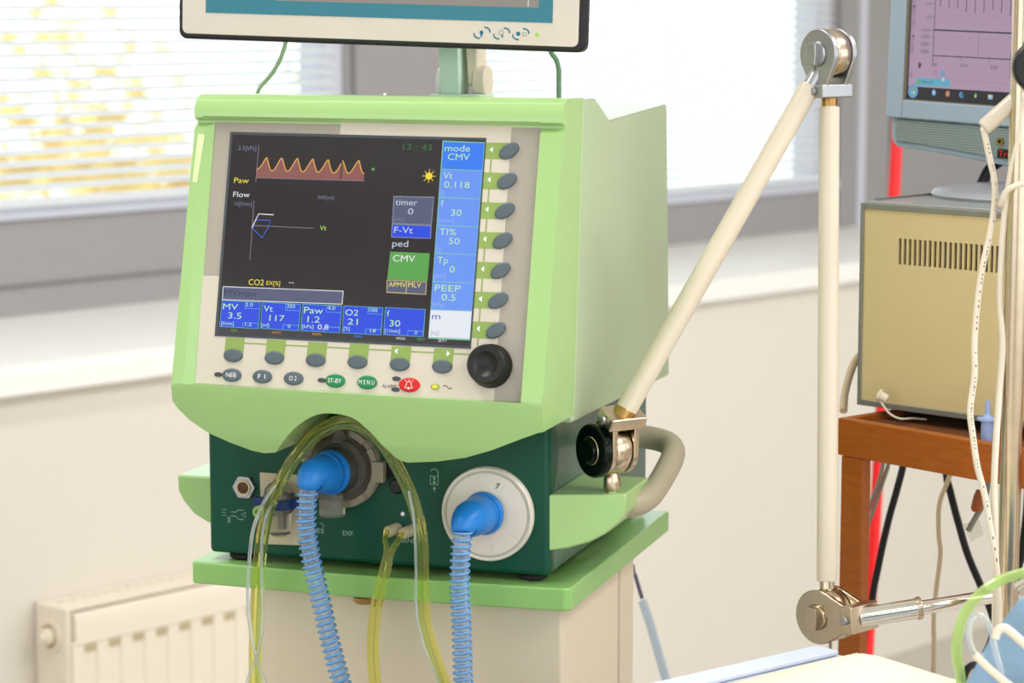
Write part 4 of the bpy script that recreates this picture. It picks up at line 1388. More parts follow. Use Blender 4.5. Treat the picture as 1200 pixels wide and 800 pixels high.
tube_thing('monitor_cable', 'pale green cable curving down from the left of the monitor onto the ventilator', 'cable',
           [(-0.315, 0.066, 0.545), (-0.315, 0.066, 0.525), (-0.3165, 0.068, 0.5145), (-0.3253, 0.075, 0.4993), (-0.3411, 0.09, 0.4843), (-0.3625, 0.11, 0.4700), (-0.374, 0.125, 0.4560), (-0.380, 0.14, 0.443)], 0.0022, 'cable_pale_green', M=VW, group='cables from the monitor to the ventilator')
tube_thing('monitor_cable', 'dark green cable hanging from the right of the monitor onto the ventilator', 'cable',
           [(-0.042, 0.066, 0.545), (-0.0415, 0.068, 0.512), (-0.038, 0.076, 0.502), (-0.0365, 0.080, 0.492), (-0.0375, 0.084, 0.480), (-0.038, 0.086, 0.464)], 0.0025, 'cable_green', M=VW, group='cables from the monitor to the ventilator')


# ------------------------------------------------------------------ breathing hoses
def corrugated_hose(label, conn, ring, path):
    root = thing('breathing_hose', label, 'hose', VW @ Vector(conn[0]), VRZ, 'corrugated breathing hoses')
    I = inv(root) @ VW
    d0 = [Vector(p) for p in conn]
    bm = B()
    sweep(bm, spline(d0, 4), [r for r in ring], 32)
    obj('elbow_connector', bm, 'blue_plastic', root, I, bevel=0.001, angle=50)
    bm = B()
    e0 = d0[0]
    t = (d0[1] - d0[0]).normalized()
    sweep(bm, [e0 + t * 0.001, e0 + t * 0.004, e0 + t * 0.0045, e0 + t * 0.008], [ring[0] + 0.0022, ring[0] + 0.0034, ring[0] + 0.0034, ring[0] + 0.0015], 32)
    sweep(bm, [e0 + t * 0.012, e0 + t * 0.0125, e0 + t * 0.0155, e0 + t * 0.016], [ring[0] - 0.002, ring[0] + 0.0012, ring[0] + 0.0012, ring[0] - 0.002], 32)
    obj('collar', bm, 'blue_plastic', root, I)
    pts = spline(path, 24)
    bm = B(); sweep(bm, pts, 0.0074, 16)
    obj('inner_tube', bm, 'hose_clear', root, I)
    # helical rib
    L = 0.0
    acc = [0.0]
    for a, b in zip(pts[:-1], pts[1:]):
        L += (b - a).length
        acc.append(L)
    pitch = 0.0064
    n = int(L / pitch * 14)
    hel = []
    t0 = (pts[1] - pts[0]).normalized()
    nx = t0.cross(Vector((0, 1, 0.3))).normalized()
    j = 0
    for i in range(n):
        s = L * i / (n - 1)
        while j < len(acc) - 2 and acc[j + 1] < s:
            j += 1
        f = (s - acc[j]) / max(1e-9, acc[j + 1] - acc[j])
        p = pts[j].lerp(pts[j + 1], f)
        tg = (pts[j + 1] - pts[j]).normalized()
        nx = (nx - tg * nx.dot(tg)).normalized()
        ny = tg.cross(nx)
        a = 2 * PI * s / pitch
        hel.append(p + (nx * math.cos(a) + ny * math.sin(a)) * 0.0088)
    bm = B(); sweep(bm, hel, 0.0014, 6)
    obj('spiral_rib', bm, 'coil_blue', root, I, angle=80)
    return root


def rr(*a):          # radii for a 4-step spline through len(a) points
    out = []
    for p, q in zip(a[:-1], a[1:]):
        out += [p + (q - p) * k / 4 for k in range(4)]
    return out + [a[-1]]


corrugated_hose('blue spiral hose with a blue elbow plugged into the smoky exhalation valve',
                [(-0.2352, -0.0195, 0.1040), (-0.2380, -0.036, 0.1050), (-0.2410, -0.052, 0.1055), (-0.2420, -0.062, 0.1010), (-0.2425, -0.063, 0.096)],
                rr(0.0188, 0.0192, 0.0168, 0.0128, 0.0100),
                [(-0.2425, -0.063, 0.098), (-0.2443, -0.0635, 0.0838), (-0.2452, -0.063, 0.0546), (-0.2409, -0.061, 0.0214), (-0.2333, -0.06, -0.0117), (-0.2257, -0.06, -0.0448), (-0.2181, -0.06, -0.0738), (-0.2121, -0.06, -0.0945), (-0.204, -0.06, -0.13), (-0.198, -0.06, -0.17)])
corrugated_hose('blue spiral hose with a blue elbow plugged into the cream disc marked 7',
                [(-0.0865, 0.003, 0.0685), (-0.0880, -0.014, 0.0690), (-0.0895, -0.034, 0.0690), (-0.0900, -0.050, 0.0660), (-0.0895, -0.054, 0.0600)],
                rr(0.0178, 0.0186, 0.0176, 0.0130, 0.0098),
                [(-0.0895, -0.054, 0.0615), (-0.0916, -0.056, 0.0389), (-0.0925, -0.056, 0.0058), (-0.0909, -0.055, -0.0272), (-0.0902, -0.055, -0.0604), (-0.0894, -0.055, -0.0854), (-0.089, -0.055, -0.12), (-0.089, -0.055, -0.17)])

# ------------------------------------------------------------------ thin tubing over the valve
AR = [(-0.3055, -0.055, -0.165), (-0.3065, -0.05, -0.1078), (-0.308, -0.046, -0.0733), (-0.3065, -0.042, -0.0131), (-0.3030, -0.040, 0.0298), (-0.296, -0.04, 0.0642), (-0.2849, -0.04, 0.0902), (-0.2666, -0.036, 0.1207), (-0.2486, -0.032, 0.1426), (-0.2219, -0.030, 0.1555),
      (-0.200, -0.030, 0.152), (-0.1783, -0.032, 0.1364), (-0.1585, -0.036, 0.1102), (-0.1439, -0.04, 0.082), (-0.1355, -0.042, 0.0493), (-0.1339, -0.044, 0.0077), (-0.1315, -0.046, -0.0256), (-0.123, -0.046, -0.0585), (-0.1109, -0.046, -0.0912), (-0.098, -0.046, -0.125)]


def shifted(pts, k, dy=0.0):
    """the same run moved sideways in the plane of the front by k"""
    out = []
    P = [Vector(p) for p in pts]
    for i, p in enumerate(P):
        t = (P[min(i + 1, len(P) - 1)] - P[max(i - 1, 0)]).normalized()
        nn = Vector((-t.z, 0, t.x))
        q = p + nn * k
        q.y += dy
        out.append(q)
    return out


tube_thing('sampling_tube', 'yellow-green tube arching over the exhalation valve, the outer of two', 'tube', shifted(AR, 0.0032), 0.0034, 'tube_lime', M=VW, group='tubes looped under the bezel arch')
tube_thing('sampling_tube', 'darker green tube arching over the exhalation valve, the inner of two', 'tube', shifted(AR, -0.0036), 0.0034, 'tube_green', M=VW, group='tubes looped under the bezel arch')
tube_thing('thin_line', 'thin clear line hanging left of the yellow-green tubes, crossing them lower down', 'tube',
           [(-0.284, -0.046, 0.093), (-0.296, -0.05, 0.074), (-0.3075, -0.05, 0.045), (-0.3125, -0.05, 0.0), (-0.3118, -0.052, -0.035), (-0.306, -0.056, -0.065), (-0.299, -0.056, -0.088), (-0.292, -0.055, -0.11), (-0.285, -0.055, -0.16)], 0.0018, 'tube_white', M=VW, group='thin clear lines')
tube_thing('thin_line', 'thin clear line hanging right of the yellow-green tubes from the water trap', 'tube',
           [(-0.2895, -0.036, 0.0745), (-0.293, -0.048, 0.064), (-0.2975, -0.05, 0.04), (-0.2985, -0.05, 0.0), (-0.2975, -0.051, -0.04), (-0.301, -0.053, -0.07), (-0.309, -0.054, -0.09), (-0.317, -0.055, -0.12), (-0.32, -0.055, -0.16)], 0.0016, 'tube_white', M=VW, group='thin clear lines')
tube_thing('thin_line', 'thin pale line running down beside the yellow-green tubes on the right', 'tube',
           [(-0.1475, -0.044, 0.0950), (-0.1405, -0.049, 0.066), (-0.1385, -0.050, 0.02), (-0.1378, -0.051, -0.02), (-0.130, -0.051, -0.055), (-0.117, -0.051, -0.085), (-0.106, -0.051, -0.12)], 0.0014, 'tube_white', M=VW, group='thin clear lines')
bm = B()
lathe(bm, [(0.0052, 0.0), (0.0062, 0.003), (0.0062, 0.008), (0.0035, 0.0095), (0.0035, 0.004), (0.0, 0.004)], 24, Matrix.Identity(4))
o = obj('luer_end', bm, 'clear_green')
o.matrix_basis = VW @ Matrix.Translation((-0.3035, -0.036, 0.0645)) @ Matrix.Rotation(R(90), 4, 'X')
tag(o, 'small pale green fitting facing forward at the water trap band', 'connector')
E1 = [(-0.1850, -0.003, 0.0450), (-0.184, -0.012, 0.0405), (-0.1790, -0.022, 0.0300), (-0.1815, -0.028, 0.0123), (-0.1865, -0.03, -0.0100), (-0.1915, -0.03, -0.0322), (-0.1940, -0.03, -0.0664), (-0.1920, -0.03, -0.1004), (-0.188, -0.03, -0.16)]
E2 = [(-0.1695, -0.003, 0.0440), (-0.1700, -0.012, 0.0400), (-0.1735, -0.022, 0.0290), (-0.1755, -0.028, 0.0123), (-0.1802, -0.03, -0.0100), (-0.1850, -0.03, -0.0322), (-0.1878, -0.03, -0.0664), (-0.1855, -0.03, -0.1004), (-0.1815, -0.03, -0.16)]
tube_thing('sensor_tube', 'yellow-green tube pushed on the left sensor port, hanging in front of the trolley', 'tube', E1, 0.0030, 'tube_lime', M=VW, group='twin sensor tubes')
tube_thing('sensor_tube', 'yellow-green tube pushed on the right sensor port, bonded to its twin', 'tube', E2, 0.0030, 'tube_lime', M=VW, group='twin sensor tubes')


# ------------------------------------------------------------------ jointed support arm
pin = VW @ Vector((0.0275, 0.050, 0.0875))
arm = thing('support_arm', 'jointed cream and chrome arm rising from the bracket beside the ventilator', 'arm', pin)
AI = inv(arm)
J1, J2, J3 = Vector((0.0955, 2.388, 1.0690)), Vector((0.3043, 2.4351, 1.4455)), Vector((0.3027, 2.362, 0.9115))


def joint(name, c, alpha, tear, r, m_plate, m_mid, knob=True, big=False):
    """friction joint: two tear-drop plates around a wheel, turned about a level axis; 'tear' is the plates' direction in the joint's own plane"""
    axis = Vector((-math.sin(R(alpha)), -math.cos(R(alpha)), 0))
    X = Vector((0, 0, 1)).cross(axis).normalized()
    M = AI @ frame_mat(c, X, (0, 0, 1), axis)
    a0 = math.atan2(tear[1], tear[0])
    out = [(r * math.cos(a0 + R(q)), r * math.sin(a0 + R(q))) for q in range(62, 299, 12)]
    tipx, hw = r * 1.5, r * 0.36
    ca, sa = math.cos(a0), math.sin(a0)
    out += [(tipx * ca + hw * sa, tipx * sa - hw * ca), (tipx * ca - hw * sa, tipx * sa + hw * ca)]
    bm = B(); prism(bm, out, 0.0095, 0.0155)
    ro = obj(name, bm, m_plate, arm, M, bevel=0.0014, seg=3)
    bm = B(); prism(bm, out, -0.0155, -0.0095)
    obj('rear_plate', bm, m_plate, ro, bevel=0.0014, seg=3)
    bm = B(); lathe(bm, [(0.006, -0.0105), (r * 0.93, -0.0085), (r * 0.98, -0.006), (r * 0.98, 0.006), (r * 0.93, 0.0085), (0.006, 0.0105)], 40)
    obj('wheel', bm, m_mid, ro, angle=30)
    if knob:
        bm = B()
        lathe(bm, [(0.0125, 0.0155), (0.0125, 0.0175), (0.011, 0.0185), (0, 0.0185)], 28)
        prism(bm, [(-0.0055, -0.0105), (0.0055, -0.0105), (0.0065, 0), (0.0055, 0.0105), (-0.0055, 0.0105), (-0.0065, 0)], 0.018, 0.0245)
        obj('screw_head', bm, m_plate, ro, bevel=0.001)
    if big:
        bm = B()
        lathe(bm, [(r * 1.06, 0.0158), (r * 1.06, 0.022), (r * 1.0, 0.0245), (0, 0.0245)], 44)
        k = obj('locking_disc', bm, 'dark_gloss', ro, bevel=0.0008)
        bm = B(); lathe(bm, [(0.0122, 0.0245), (0.0122, 0.027), (0.0105, 0.0285), (0, 0.0285)], 32)
        obj('disc_boss', bm, 'dark_gloss', k)
        bm = B(); lathe(bm, [(0.0126, 0.0246), (0.0135, 0.0252), (0.0140, 0.0246)], 32)
        obj('boss_ring', bm, 'warm_steel', k)
    # clevis block at the tip
    Mb = Matrix.Rotation(a0, 4, 'Z')
    bm = B(); box(bm, r * 1.22, r * 1.76, -r * 0.5, r * 0.5, -0.0205, 0.0205, Mb)
    obj('clevis_block', bm, m_plate, ro, bevel=0.0015, seg=2)
    bm = B(); cyl(bm, Mb @ Vector((r * 1.46, 0, 0.0205)), Mb @ Vector((r * 1.46, 0, 0.0245)), 0.0042)
    obj('clevis_bolt', bm, 'satin_steel', ro, bevel=0.0008)
    return M, Mb @ Vector((r * 1.62, 0, 0))


def world(M, v):
    return Matrix.Translation(arm.location) @ M @ v


M1, tip1 = joint('lower_joint', J1, 57, (0.55, 1.0), 0.0250, 'warm_steel', 'warm_steel', knob=False, big=True)
M2, tip2 = joint('upper_joint', J2, 52, (0.05, -1.0), 0.0240, 'satin_steel', 'warm_steel')
M3, tip3 = joint('end_joint', J3, 46, (1.0, 0.12), 0.0265, 'warm_steel', 'warm_steel')
P1 = world(M1, tip1)
P2 = world(M2, tip2)
P3 = world(M3, tip3)


def straight(name, a, b, r, m, parent=arm):
    bm = B(); sweep(bm, [AI @ a, AI @ b], r, 28)
    return obj(name, bm, m, parent, bevel=0.001)


d_ = (J2 - P1).normalized()
straight('long_tube', P1 + d_ * 0.004, J2 - d_ * 0.036, 0.0104, 'arm_cream')
straight('tube_ferrule', P1 - d_ * 0.004, P1 + d_ * 0.006, 0.0112, 'brass')
straight('tube_ferrule', J2 - d_ * 0.0365, J2 - d_ * 0.015, 0.0075, 'satin_steel')
e_ = (J3 - P2).normalized()
straight('drop_tube', P2 + e_ * 0.012, J3 - e_ * 0.032, 0.0100, 'arm_cream')
straight('tube_ferrule', P2 - e_ * 0.004, P2 + e_ * 0.014, 0.0078, 'brass')
straight('tube_ferrule', J3 - e_ * 0.034, J3 - e_ * 0.015, 0.0072, 'warm_steel')
RE = Vector((0.62, 2.372, 0.953))
g_ = (RE - P3).normalized()
straight('rod_sleeve', P3 - g_ * 0.004, P3 + g_ * 0.056, 0.0096, 'chrome')
straight('sleeve_collar', P3 + g_ * 0.053, P3 + g_ * 0.058, 0.0110, 'warm_steel')
straight('rod', P3 + g_ * 0.05, RE, 0.0068, 'chrome')
bm = B()
sweep(bm, [AI @ (pin - Vector((0, 0, 0.02))), AI @ (pin + Vector((0, 0, 0.001)))], 0.0062, 20)
sweep(bm, [AI @ (pin + Vector((0, 0, 0.001))), AI @ (pin + Vector((0, 0, 0.004))), AI @ (pin + Vector((0, 0, 0.012))), AI @ (pin + Vector((0.0, 0.0, 0.020)))], [0.0075, 0.0085, 0.0085, 0.006], 20)
obj('mounting_pin', bm, 'warm_steel', arm)

# ------------------------------------------------------------------ table with the beige instrument box
FRZ = R(-43.9)
K = Vector((0.36147, 2.58684, 1.07931))
FW = Matrix.Translation(K) @ Matrix.Rotation(FRZ, 4, 'Z')      # x along the box front, y into the depth, z up
TBZ = K.z - 0.0125
tbl = thing('side_table', 'orange varnished wooden table with a raised lip under the beige box', 'table', (*(FW @ Vector((0.0095, -0.05, 0))).xy, 0), FRZ - R(6))
zt = TBZ
TWd, TDp = 0.50, 0.44
bm = B(); box(bm, 0.006, TWd - 0.006, 0.006, TDp - 0.006, zt - 0.012, zt)
obj('tabletop', bm, 'wood_dark', tbl)
bm = B(); box(bm, 0, TWd, 0, 0.012, zt - 0.0325, zt + 0.0060)
obj('front_rail', bm, 'orange_wood', tbl, bevel=0.0015)
bm = B(); box(bm, 0, 0.010, 0.0125, TDp, zt - 0.0325, zt + 0.0060)
obj('side_rail', bm, 'orange_wood', tbl, bevel=0.0015)
bm = B(); box(bm, TWd - 0.010, TWd, 0.0125, TDp, zt - 0.0325, zt + 0.0060)
obj('side_rail', bm, 'orange_wood', tbl, bevel=0.0015)
for x in (0.004, TWd - 0.034):
    for y in (0.0015, TDp - 0.0145):
        bm = B(); box(bm, x, x + 0.030, y, y + 0.013, 0, zt - 0.0327)
        obj('table_leg', bm, 'orange_wood', tbl, bevel=0.002)

ibox = thing('instrument_box', 'beige metal instrument case with a row of vent slots on the table', 'instrument', FW @ Vector((0.02, 0.0, -0.0125)), FRZ)
BI = inv(ibox) @ FW
BW, BH, BD = 0.34, 0.2105, 0.34
bm = B()
box(bm, 0.0, BW, 0.022, BD, 0.002, BH - 0.0015)
box(bm, 0.0, 0.02, 0.0036, 0.022, 0.002, BH - 0.0015)
box(bm, BW - 0.02, BW, 0.0036, 0.022, 0.002, BH - 0.0015)
box(bm, 0.02, BW - 0.02, 0.0036, 0.022, 0.002, 0.02)
box(bm, 0.02, BW - 0.02, 0.0036, 0.022, BH - 0.015, BH - 0.0015)
obj('chassis', bm, 'slot_black', ibox, BI)
bm = B()
sx0, sx1, sz0, sz1 = 0.0452, 0.2040, 0.1502, 0.1768
box(bm, 0.002, BW - 0.002, 0.0, 0.0035, sz1, BH - 0.005)
box(bm, 0.002, BW - 0.002, 0.0, 0.0035, 0.006, sz0)
box(bm, 0.002, sx0, 0.0, 0.0035, sz0, sz1)
ns = 26
pt = (sx1 - sx0) / ns
for k in range(ns):
    box(bm, sx0 + pt * (k + 0.56), sx0 + pt * (k + 1), 0.0, 0.0035, sz0, sz1)
box(bm, sx1, BW - 0.002, 0.0, 0.0035, sz0, sz1)
obj('slotted_panel', bm, 'box_beige', ibox, BI, smooth=False)
bm = B()
box(bm, -0.002, 0.0022, -0.002, 0.010, 0.0, BH)
box(bm, BW - 0.0022, BW + 0.002, -0.002, 0.010, 0.0, BH)
box(bm, 0.0022, BW - 0.0022, -0.002, 0.008, 0.0, 0.006)
box(bm, 0.0022, BW - 0.0022, -0.002, 0.008, BH - 0.006, BH)
obj('edge_frame', bm, 'box_trim', ibox, BI, bevel=0.0008)
bm = B(); box(bm, -0.002, BW + 0.002, 0.0085, BD, BH - 0.0014, BH + 0.0012)
obj('lid', bm, 'box_top', ibox, BI, bevel=0.0008)
bm = B(); box(bm, 0.0005, 0.0025, 0.02, BD, BH + 0.0012, BH + 0.0035)
obj('lid_ridge', bm, 'box_trim', ibox, BI)
for x in (0.03, BW - 0.03):
    for y in (0.05, BD - 0.04):
        bm = B(); cyl(bm, (x, y, -0.0125), (x, y, 0.002), 0.009)
        obj('foot', bm, 'black_rubber', ibox, BI)

# ------------------------------------------------------------------ second monitor, standing on the box
MF = MON_FRAME
lcd = thing('lcd_monitor', 'blue-grey desktop monitor with a violet recording on screen, standing on the beige box', 'monitor', FW @ Vector((0.085, 0.17, BH + 0.0012)), FRZ - R(3))
LM = inv(lcd) @ frame_mat(MF['o'], MF['ax'], MF['ay'], MF['nz'])
LW, LH = 0.40, 0.36
bm = B()
cur = [(0.0, 0.024), (0.0005, 0.004), (0.004, -0.003), (0.010, -0.0062), (0.05, -0.0078), (0.09, -0.0105), (0.14, -0.0145), (0.18, -0.0185), (0.2, -0.0192)]
full = cur + [(LW - x, y) for x, y in cur[::-1][1:]]
full += [(LW, LH), (0.0, LH)]
prism(bm, full, -0.045, -0.0005)
obj('casing', bm, 'lcd_frame', lcd, LM, bevel=0.003, seg=3)
bm = B()
scx0, scx1, scy0, scy1 = 0.0185, LW - 0.0185, 0.0458, 0.315
box(bm, -0.003, scx0, 0.0262, LH, -0.0005, 0.006)
box(bm, scx1, LW + 0.003, 0.0262, LH, -0.0005, 0.006)
box(bm, scx0, scx1, 0.0262, scy0, -0.0005, 0.006)
box(bm, scx0, scx1, scy1, LH, -0.0005, 0.006)
fr_ = obj('screen_frame', bm, 'lcd_frame', lcd, LM, bevel=0.0015)
bm = B()
t_ = 0.0028
box(bm, scx0, scx0 + t_, scy0, scy1, 0.0, 0.0045)
box(bm, scx1 - t_, scx1, scy0, scy1, 0.0, 0.0045)
box(bm, scx0 + t_, scx1 - t_, scy0, scy0 + 0.0012, 0.0, 0.0045)
box(bm, scx0 + t_, scx1 - t_, scy1 - 0.0012, scy1, 0.0, 0.0045)
obj('inner_bezel', bm, 'lcd_bezel', fr_)
bm = B(); box(bm, scx0 + 0.001, scx1 - 0.001, scy0 + 0.001, scy1 - 0.001, -0.0004, 0.0012)
ls = obj('screen', bm, 'lcd_violet', lcd, LM)
bm = B()
lc = ['lcd_line', 'lcd_dark', 'lcd_faint', 'lcd_blue', 'lcd_teal', 'lcd_orange', 'lcd_green', 'lcd_sky', 'lcd_pale']
Z = 0.0014
flat(bm, [(scx0 + t_, 0.0470), (0.1600, 0.0470), (0.1600, 0.0612), (scx0 + t_, 0.0603)], Z, 1)
flat(bm, [(0.1600, 0.0470), (scx1 - t_, 0.0470), (scx1 - t_, 0.0618), (0.1600, 0.0612)], Z, 3)
flat(bm, [(scx0 + t_, 0.047), (scx0 + t_ + 0.0012, 0.047), (scx0 + t_ + 0.0012, scy1 - 0.002), (scx0 + t_, scy1 - 0.002)], Z + 0.0001, 1)
# axes, traces and ticks
stroke(bm, [(0.0536, 0.0829), (0.0536, 0.30)], 0.0008, Z, 0)
stroke(bm, [(0.0532, 0.1218), (0.36, 0.1228)], 0.0015, Z, 1)
stroke(bm, [(0.0529, 0.0948), (0.36, 0.0962)], 0.0011, Z, 0)
stroke(bm, [(0.1119, 0.1219), (0.1123, 0.110), (0.1118, 0.1085), (0.1122, 0.0972)], 0.0004, Z, 0)
stroke(bm, [(scx0 + t_, 0.1222), (0.0532, 0.1218)], 0.0004, Z, 2)
stroke(bm, [(0.0785, 0.0700), (0.36, 0.0705)], 0.0004, Z, 2)
for k in range(22):
    x = 0.0605 + 0.01125 * k
    lo = 0.1465 - [0, 0.0003, 0.001, 0.0045, 0.006, 0.0045, 0.001, 0.004, 0.007, 0.003, 0.001][k % 11]
    stroke(bm, [(x, lo), (x, 0.175)], 0.0009, Z, 0)
for k in range(40):
    x = 0.0536 + 0.00735 * k
    stroke(bm, [(x, 0.0951 - (0.004 if k % 5 == 0 else 0.0018)), (x, 0.0951)], 0.0005, Z, 0)
for k in range(5):
    y = (0.1495, 0.135, 0.1208, 0.114, 0.1065)[k]
    stroke(bm, [(0.0505, y), (0.0536, y)], 0.0005, Z, 0)
for y in (0.1155, 0.1090, 0.1022, 0.1465, 0.138, 0.130):
    stroke(bm, [(0.0545, y), (0.36, y)], 0.0002, Z - 0.0001, 2)
for s, x, y, w, h in (('-1,0', 0.0405, 0.1478, 0.0085, 0.0032), ('-1,5', 0.0415, 0.1335, 0.0075, 0.0034), ('0,035', 0.0385, 0.1198, 0.0095, 0.0022), ('0,030', 0.0370, 0.1126, 0.0105, 0.0034), ('0,025', 0.0370, 0.1048, 0.0105, 0.0034), ('0,020', 0.0370, 0.0970, 0.0105, 0.0034),
                      ('5:40', 0.0545, 0.0838, 0.0050, 0.0036), ('5:41', 0.0905, 0.0842, 0.0085, 0.0036), ('5:42', 0.1290, 0.0842, 0.0090, 0.0036)):
    write(bm, s, x, y, w, h, Z, 0)
for y in (0.152, 0.145, 0.139, 0.131, 0.126, 0.112, 0.104, 0.0985, 0.073):
    stroke(bm, ellipse(0.0255, y, 0.0016, 0.0026, 10), 0.0005, Z, 0, True)
for y in (0.1455, 0.1145):
    flat(bm, ellipse(0.0262, y, 0.0013, 0.0013, 10), Z, 0)
flat(bm, [(0.0345, 0.0822), (0.0365, 0.0800), (0.0385, 0.0822), (0.0385, 0.0858), (0.0352, 0.0868)], Z, 0)
stroke(bm, [(0.0560, 0.0745), (0.0598, 0.0745), (0.0598, 0.0790), (0.0560, 0.0790)], 0.0004, Z, 0, True)
flat(bm, [(0.0650, 0.0715), (0.0705, 0.0717), (0.0703, 0.0790), (0.0650, 0.0788)], Z, 3)
flat(bm, [(0.0675, 0.0735), (0.0715, 0.0690), (0.0695, 0.0690), (0.0685, 0.0672), (0.0676, 0.0690)], Z + 0.0003, 8)
flat(bm, [(0.0325, 0.0618), (0.0775, 0.0624), (0.0775, 0.0702), (0.0325, 0.0702)], Z + 0.0001, 4)
write(bm, 'Network', 0.0400, 0.0652, 0.0155, 0.0028, Z + 0.0002, 0)
flat(bm, ellipse(0.0360, 0.0658, 0.0022, 0.0022, 16), Z + 0.0002, 6)
flat(bm, ellipse(0.0292, 0.0556, 0.0068, 0.0074, 24), Z + 0.0001, 3)
flat(bm, ellipse(0.0292, 0.0545, 0.0040, 0.0044, 20), Z + 0.0002, 4)
for dx, dy, c in ((-0.0016, 0.0018, 5), (0.0016, 0.0018, 6), (-0.0016, -0.0014, 7), (0.0016, -0.0014, 8)):
    flat(bm, ellipse(0.0292 + dx, 0.0556 + dy, 0.0014, 0.0014, 10), Z + 0.0003, c)
flat(bm, ellipse(0.0571, 0.0555, 0.0026, 0.0032, 16), Z + 0.0001, 7)
flat(bm, ellipse(0.0571, 0.0560, 0.0011, 0.0014, 12), Z + 0.0002, 8)
flat(bm, ellipse(0.0754, 0.0553, 0.0028, 0.0032, 16), Z + 0.0001, 5)
flat(bm, ellipse(0.0758, 0.0555, 0.0014, 0.0016, 12), Z + 0.0002, 3)
stroke(bm, ellipse(0.0935, 0.0552, 0.0024, 0.0026, 16)[3:], 0.0010, Z + 0.0001, 7)
stroke(bm, [(0.0912, 0.0552), (0.0955, 0.0556)], 0.0008, Z + 0.0001, 7)
flat(bm, [(0.1095, 0.0552), (0.1114, 0.0525), (0.1136, 0.0555), (0.1118, 0.0588)], Z + 0.0001, 6)
flat(bm, [(0.1108, 0.0545), (0.1122, 0.0532), (0.1128, 0.0550), (0.1115, 0.0560)], Z + 0.0002, 8)
flat(bm, [(0.1278, 0.0530), (0.1335, 0.0530), (0.1335, 0.0572), (0.1278, 0.0576)], Z + 0.0001, 8)
flat(bm, [(0.1290, 0.0526), (0.1330, 0.0526), (0.1330, 0.0552), (0.1290, 0.0552)], Z + 0.0002, 7)
obj('screen_graphics', bm, lc, ls, smooth=False)
bm = B()
gp = [(0.008, 0.0245)] + [(0.0085, 0.001)] + [(x, y + 0.0068) for x, y in cur[3:]] + [(LW - x, y + 0.0068) for x, y in cur[3:][::-1][1:]] + [(LW - 0.0085, 0.001), (LW - 0.008, 0.0245)]
prism(bm, gp, -0.0015, 0.0025)
gr = obj('speaker_bar', bm, 'speaker_grille', lcd, LM, bevel=0.001)
bm = B(); lathe(bm, [(0.0042, 0.002), (0.0042, 0.0048), (0.0022, 0.0048), (0.0022, 0.003)], 24, Matrix.Translation((0.1475, 0.0100, 0)))
obj('headphone_socket', bm, 'brass', gr)
bm = B(); flat(bm, ellipse(0.1475, 0.0100, 0.0023, 0.0023, 20), 0.0046)
obj('socket_hole', bm, 'slot_black', gr, smooth=False)
bm = B(); prism(bm, rrect(0.1440, 0.1640, -0.0075, 0.0022, 0.002), 0.0024, 0.0030)
lg = obj('name_plate', bm, 'black_plastic', gr)
bm = B(); write(bm, 'Tru', 0.1458, -0.0056, 0.0160, 0.0062, 0.0033)
obj('name_letters', bm, 'red_print', gr, smooth=False)
LI = inv(lcd) @ FW
bm = B()
BC = Matrix.Translation((0.085, 0.17, BH + 0.0012))
lathe(bm, [(0.096, 0.0), (0.098, 0.003), (0.095, 0.007), (0.080, 0.0095), (0.062, 0.0125), (0.0, 0.016)], 56, BC)
obj('stand_base', bm, 'stand_grey', lcd, LI, angle=50)
bm = B()
sweep(bm, spline([(0.03, 0.172, BH + 0.0115), (0.036, 0.178, BH + 0.028), (0.055, 0.185, BH + 0.045), (0.075, 0.19, BH + 0.075), (0.085, 0.185, BH + 0.13)], 6), 0.006, 12)
sweep(bm, spline([(0.145, 0.172, BH + 0.0115), (0.135, 0.178, BH + 0.028), (0.115, 0.185, BH + 0.045), (0.098, 0.19, BH + 0.075), (0.088, 0.185, BH + 0.13)], 6), 0.006, 12)
obj('stand_arm', bm, 'black_plastic', lcd, LI)
bm = B(); box(bm, 0.05, 0.125, 0.178, 0.20, BH + 0.085, BH + 0.17)
obj('rear_mount', bm, 'black_plastic', lcd, LI, bevel=0.003)

# ------------------------------------------------------------------ infusion pole with clamp, lead holder and leads
pole = thing('infusion_pole', 'chrome floor pole at the right with a black clamp knob', 'pole', (0.4560, 2.2640, 0))
bm = B(); cyl(bm, (0, 0, 0.12), (0, 0, 1.95), 0.0098)
obj('shaft', bm, 'warm_steel', pole)
bm = B(); cyl(bm, (0, 0, 0.05), (0, 0, 0.14), 0.024, 0.016)
hub = obj('hub', bm, 'satin_steel', pole, bevel=0.002)
for k in range(5):
    a = k * 2 * PI / 5 + 0.3
    c, s = math.cos(a), math.sin(a)
    bm = B(); sweep(bm, [(0.018 * c, 0.018 * s, 0.08), (0.24 * c, 0.24 * s, 0.055)], [0.012, 0.009], 12)
    l_ = obj('leg', bm, 'satin_steel', pole)
    bm = B(); lathe(bm, [(0.0, 0.0), (0.012, 0.0), (0.02, 0.012), (0.02, 0.028), (0.01, 0.05), (0, 0.05)], 16, Matrix.Translation((0.24 * c, 0.24 * s, 0)))
    obj('castor', bm, 'black_rubber', l_)
bm = B()
KM = Matrix.Translation((0.0095, -0.010, 1.4385 - 0.0)) @ Matrix.Rotation(R(90), 4, 'X')
lathe(bm, [(0.008, 0.0), (0.008, 0.010), (0.0225, 0.011), (0.0232, 0.013), (0.0232, 0.021), (0.0215, 0.0235), (0.006, 0.0235), (0.005, 0.0225), (0, 0.0225)], 40, KM)
obj('clamp_knob', bm, 'black_plastic', pole, bevel=0.0008)
bm = B(); box(bm, -0.008, 0.024, -0.010, 0.016, 1.425, 1.452)
obj('clamp_body', bm, 'black_plastic', pole, bevel=0.003)

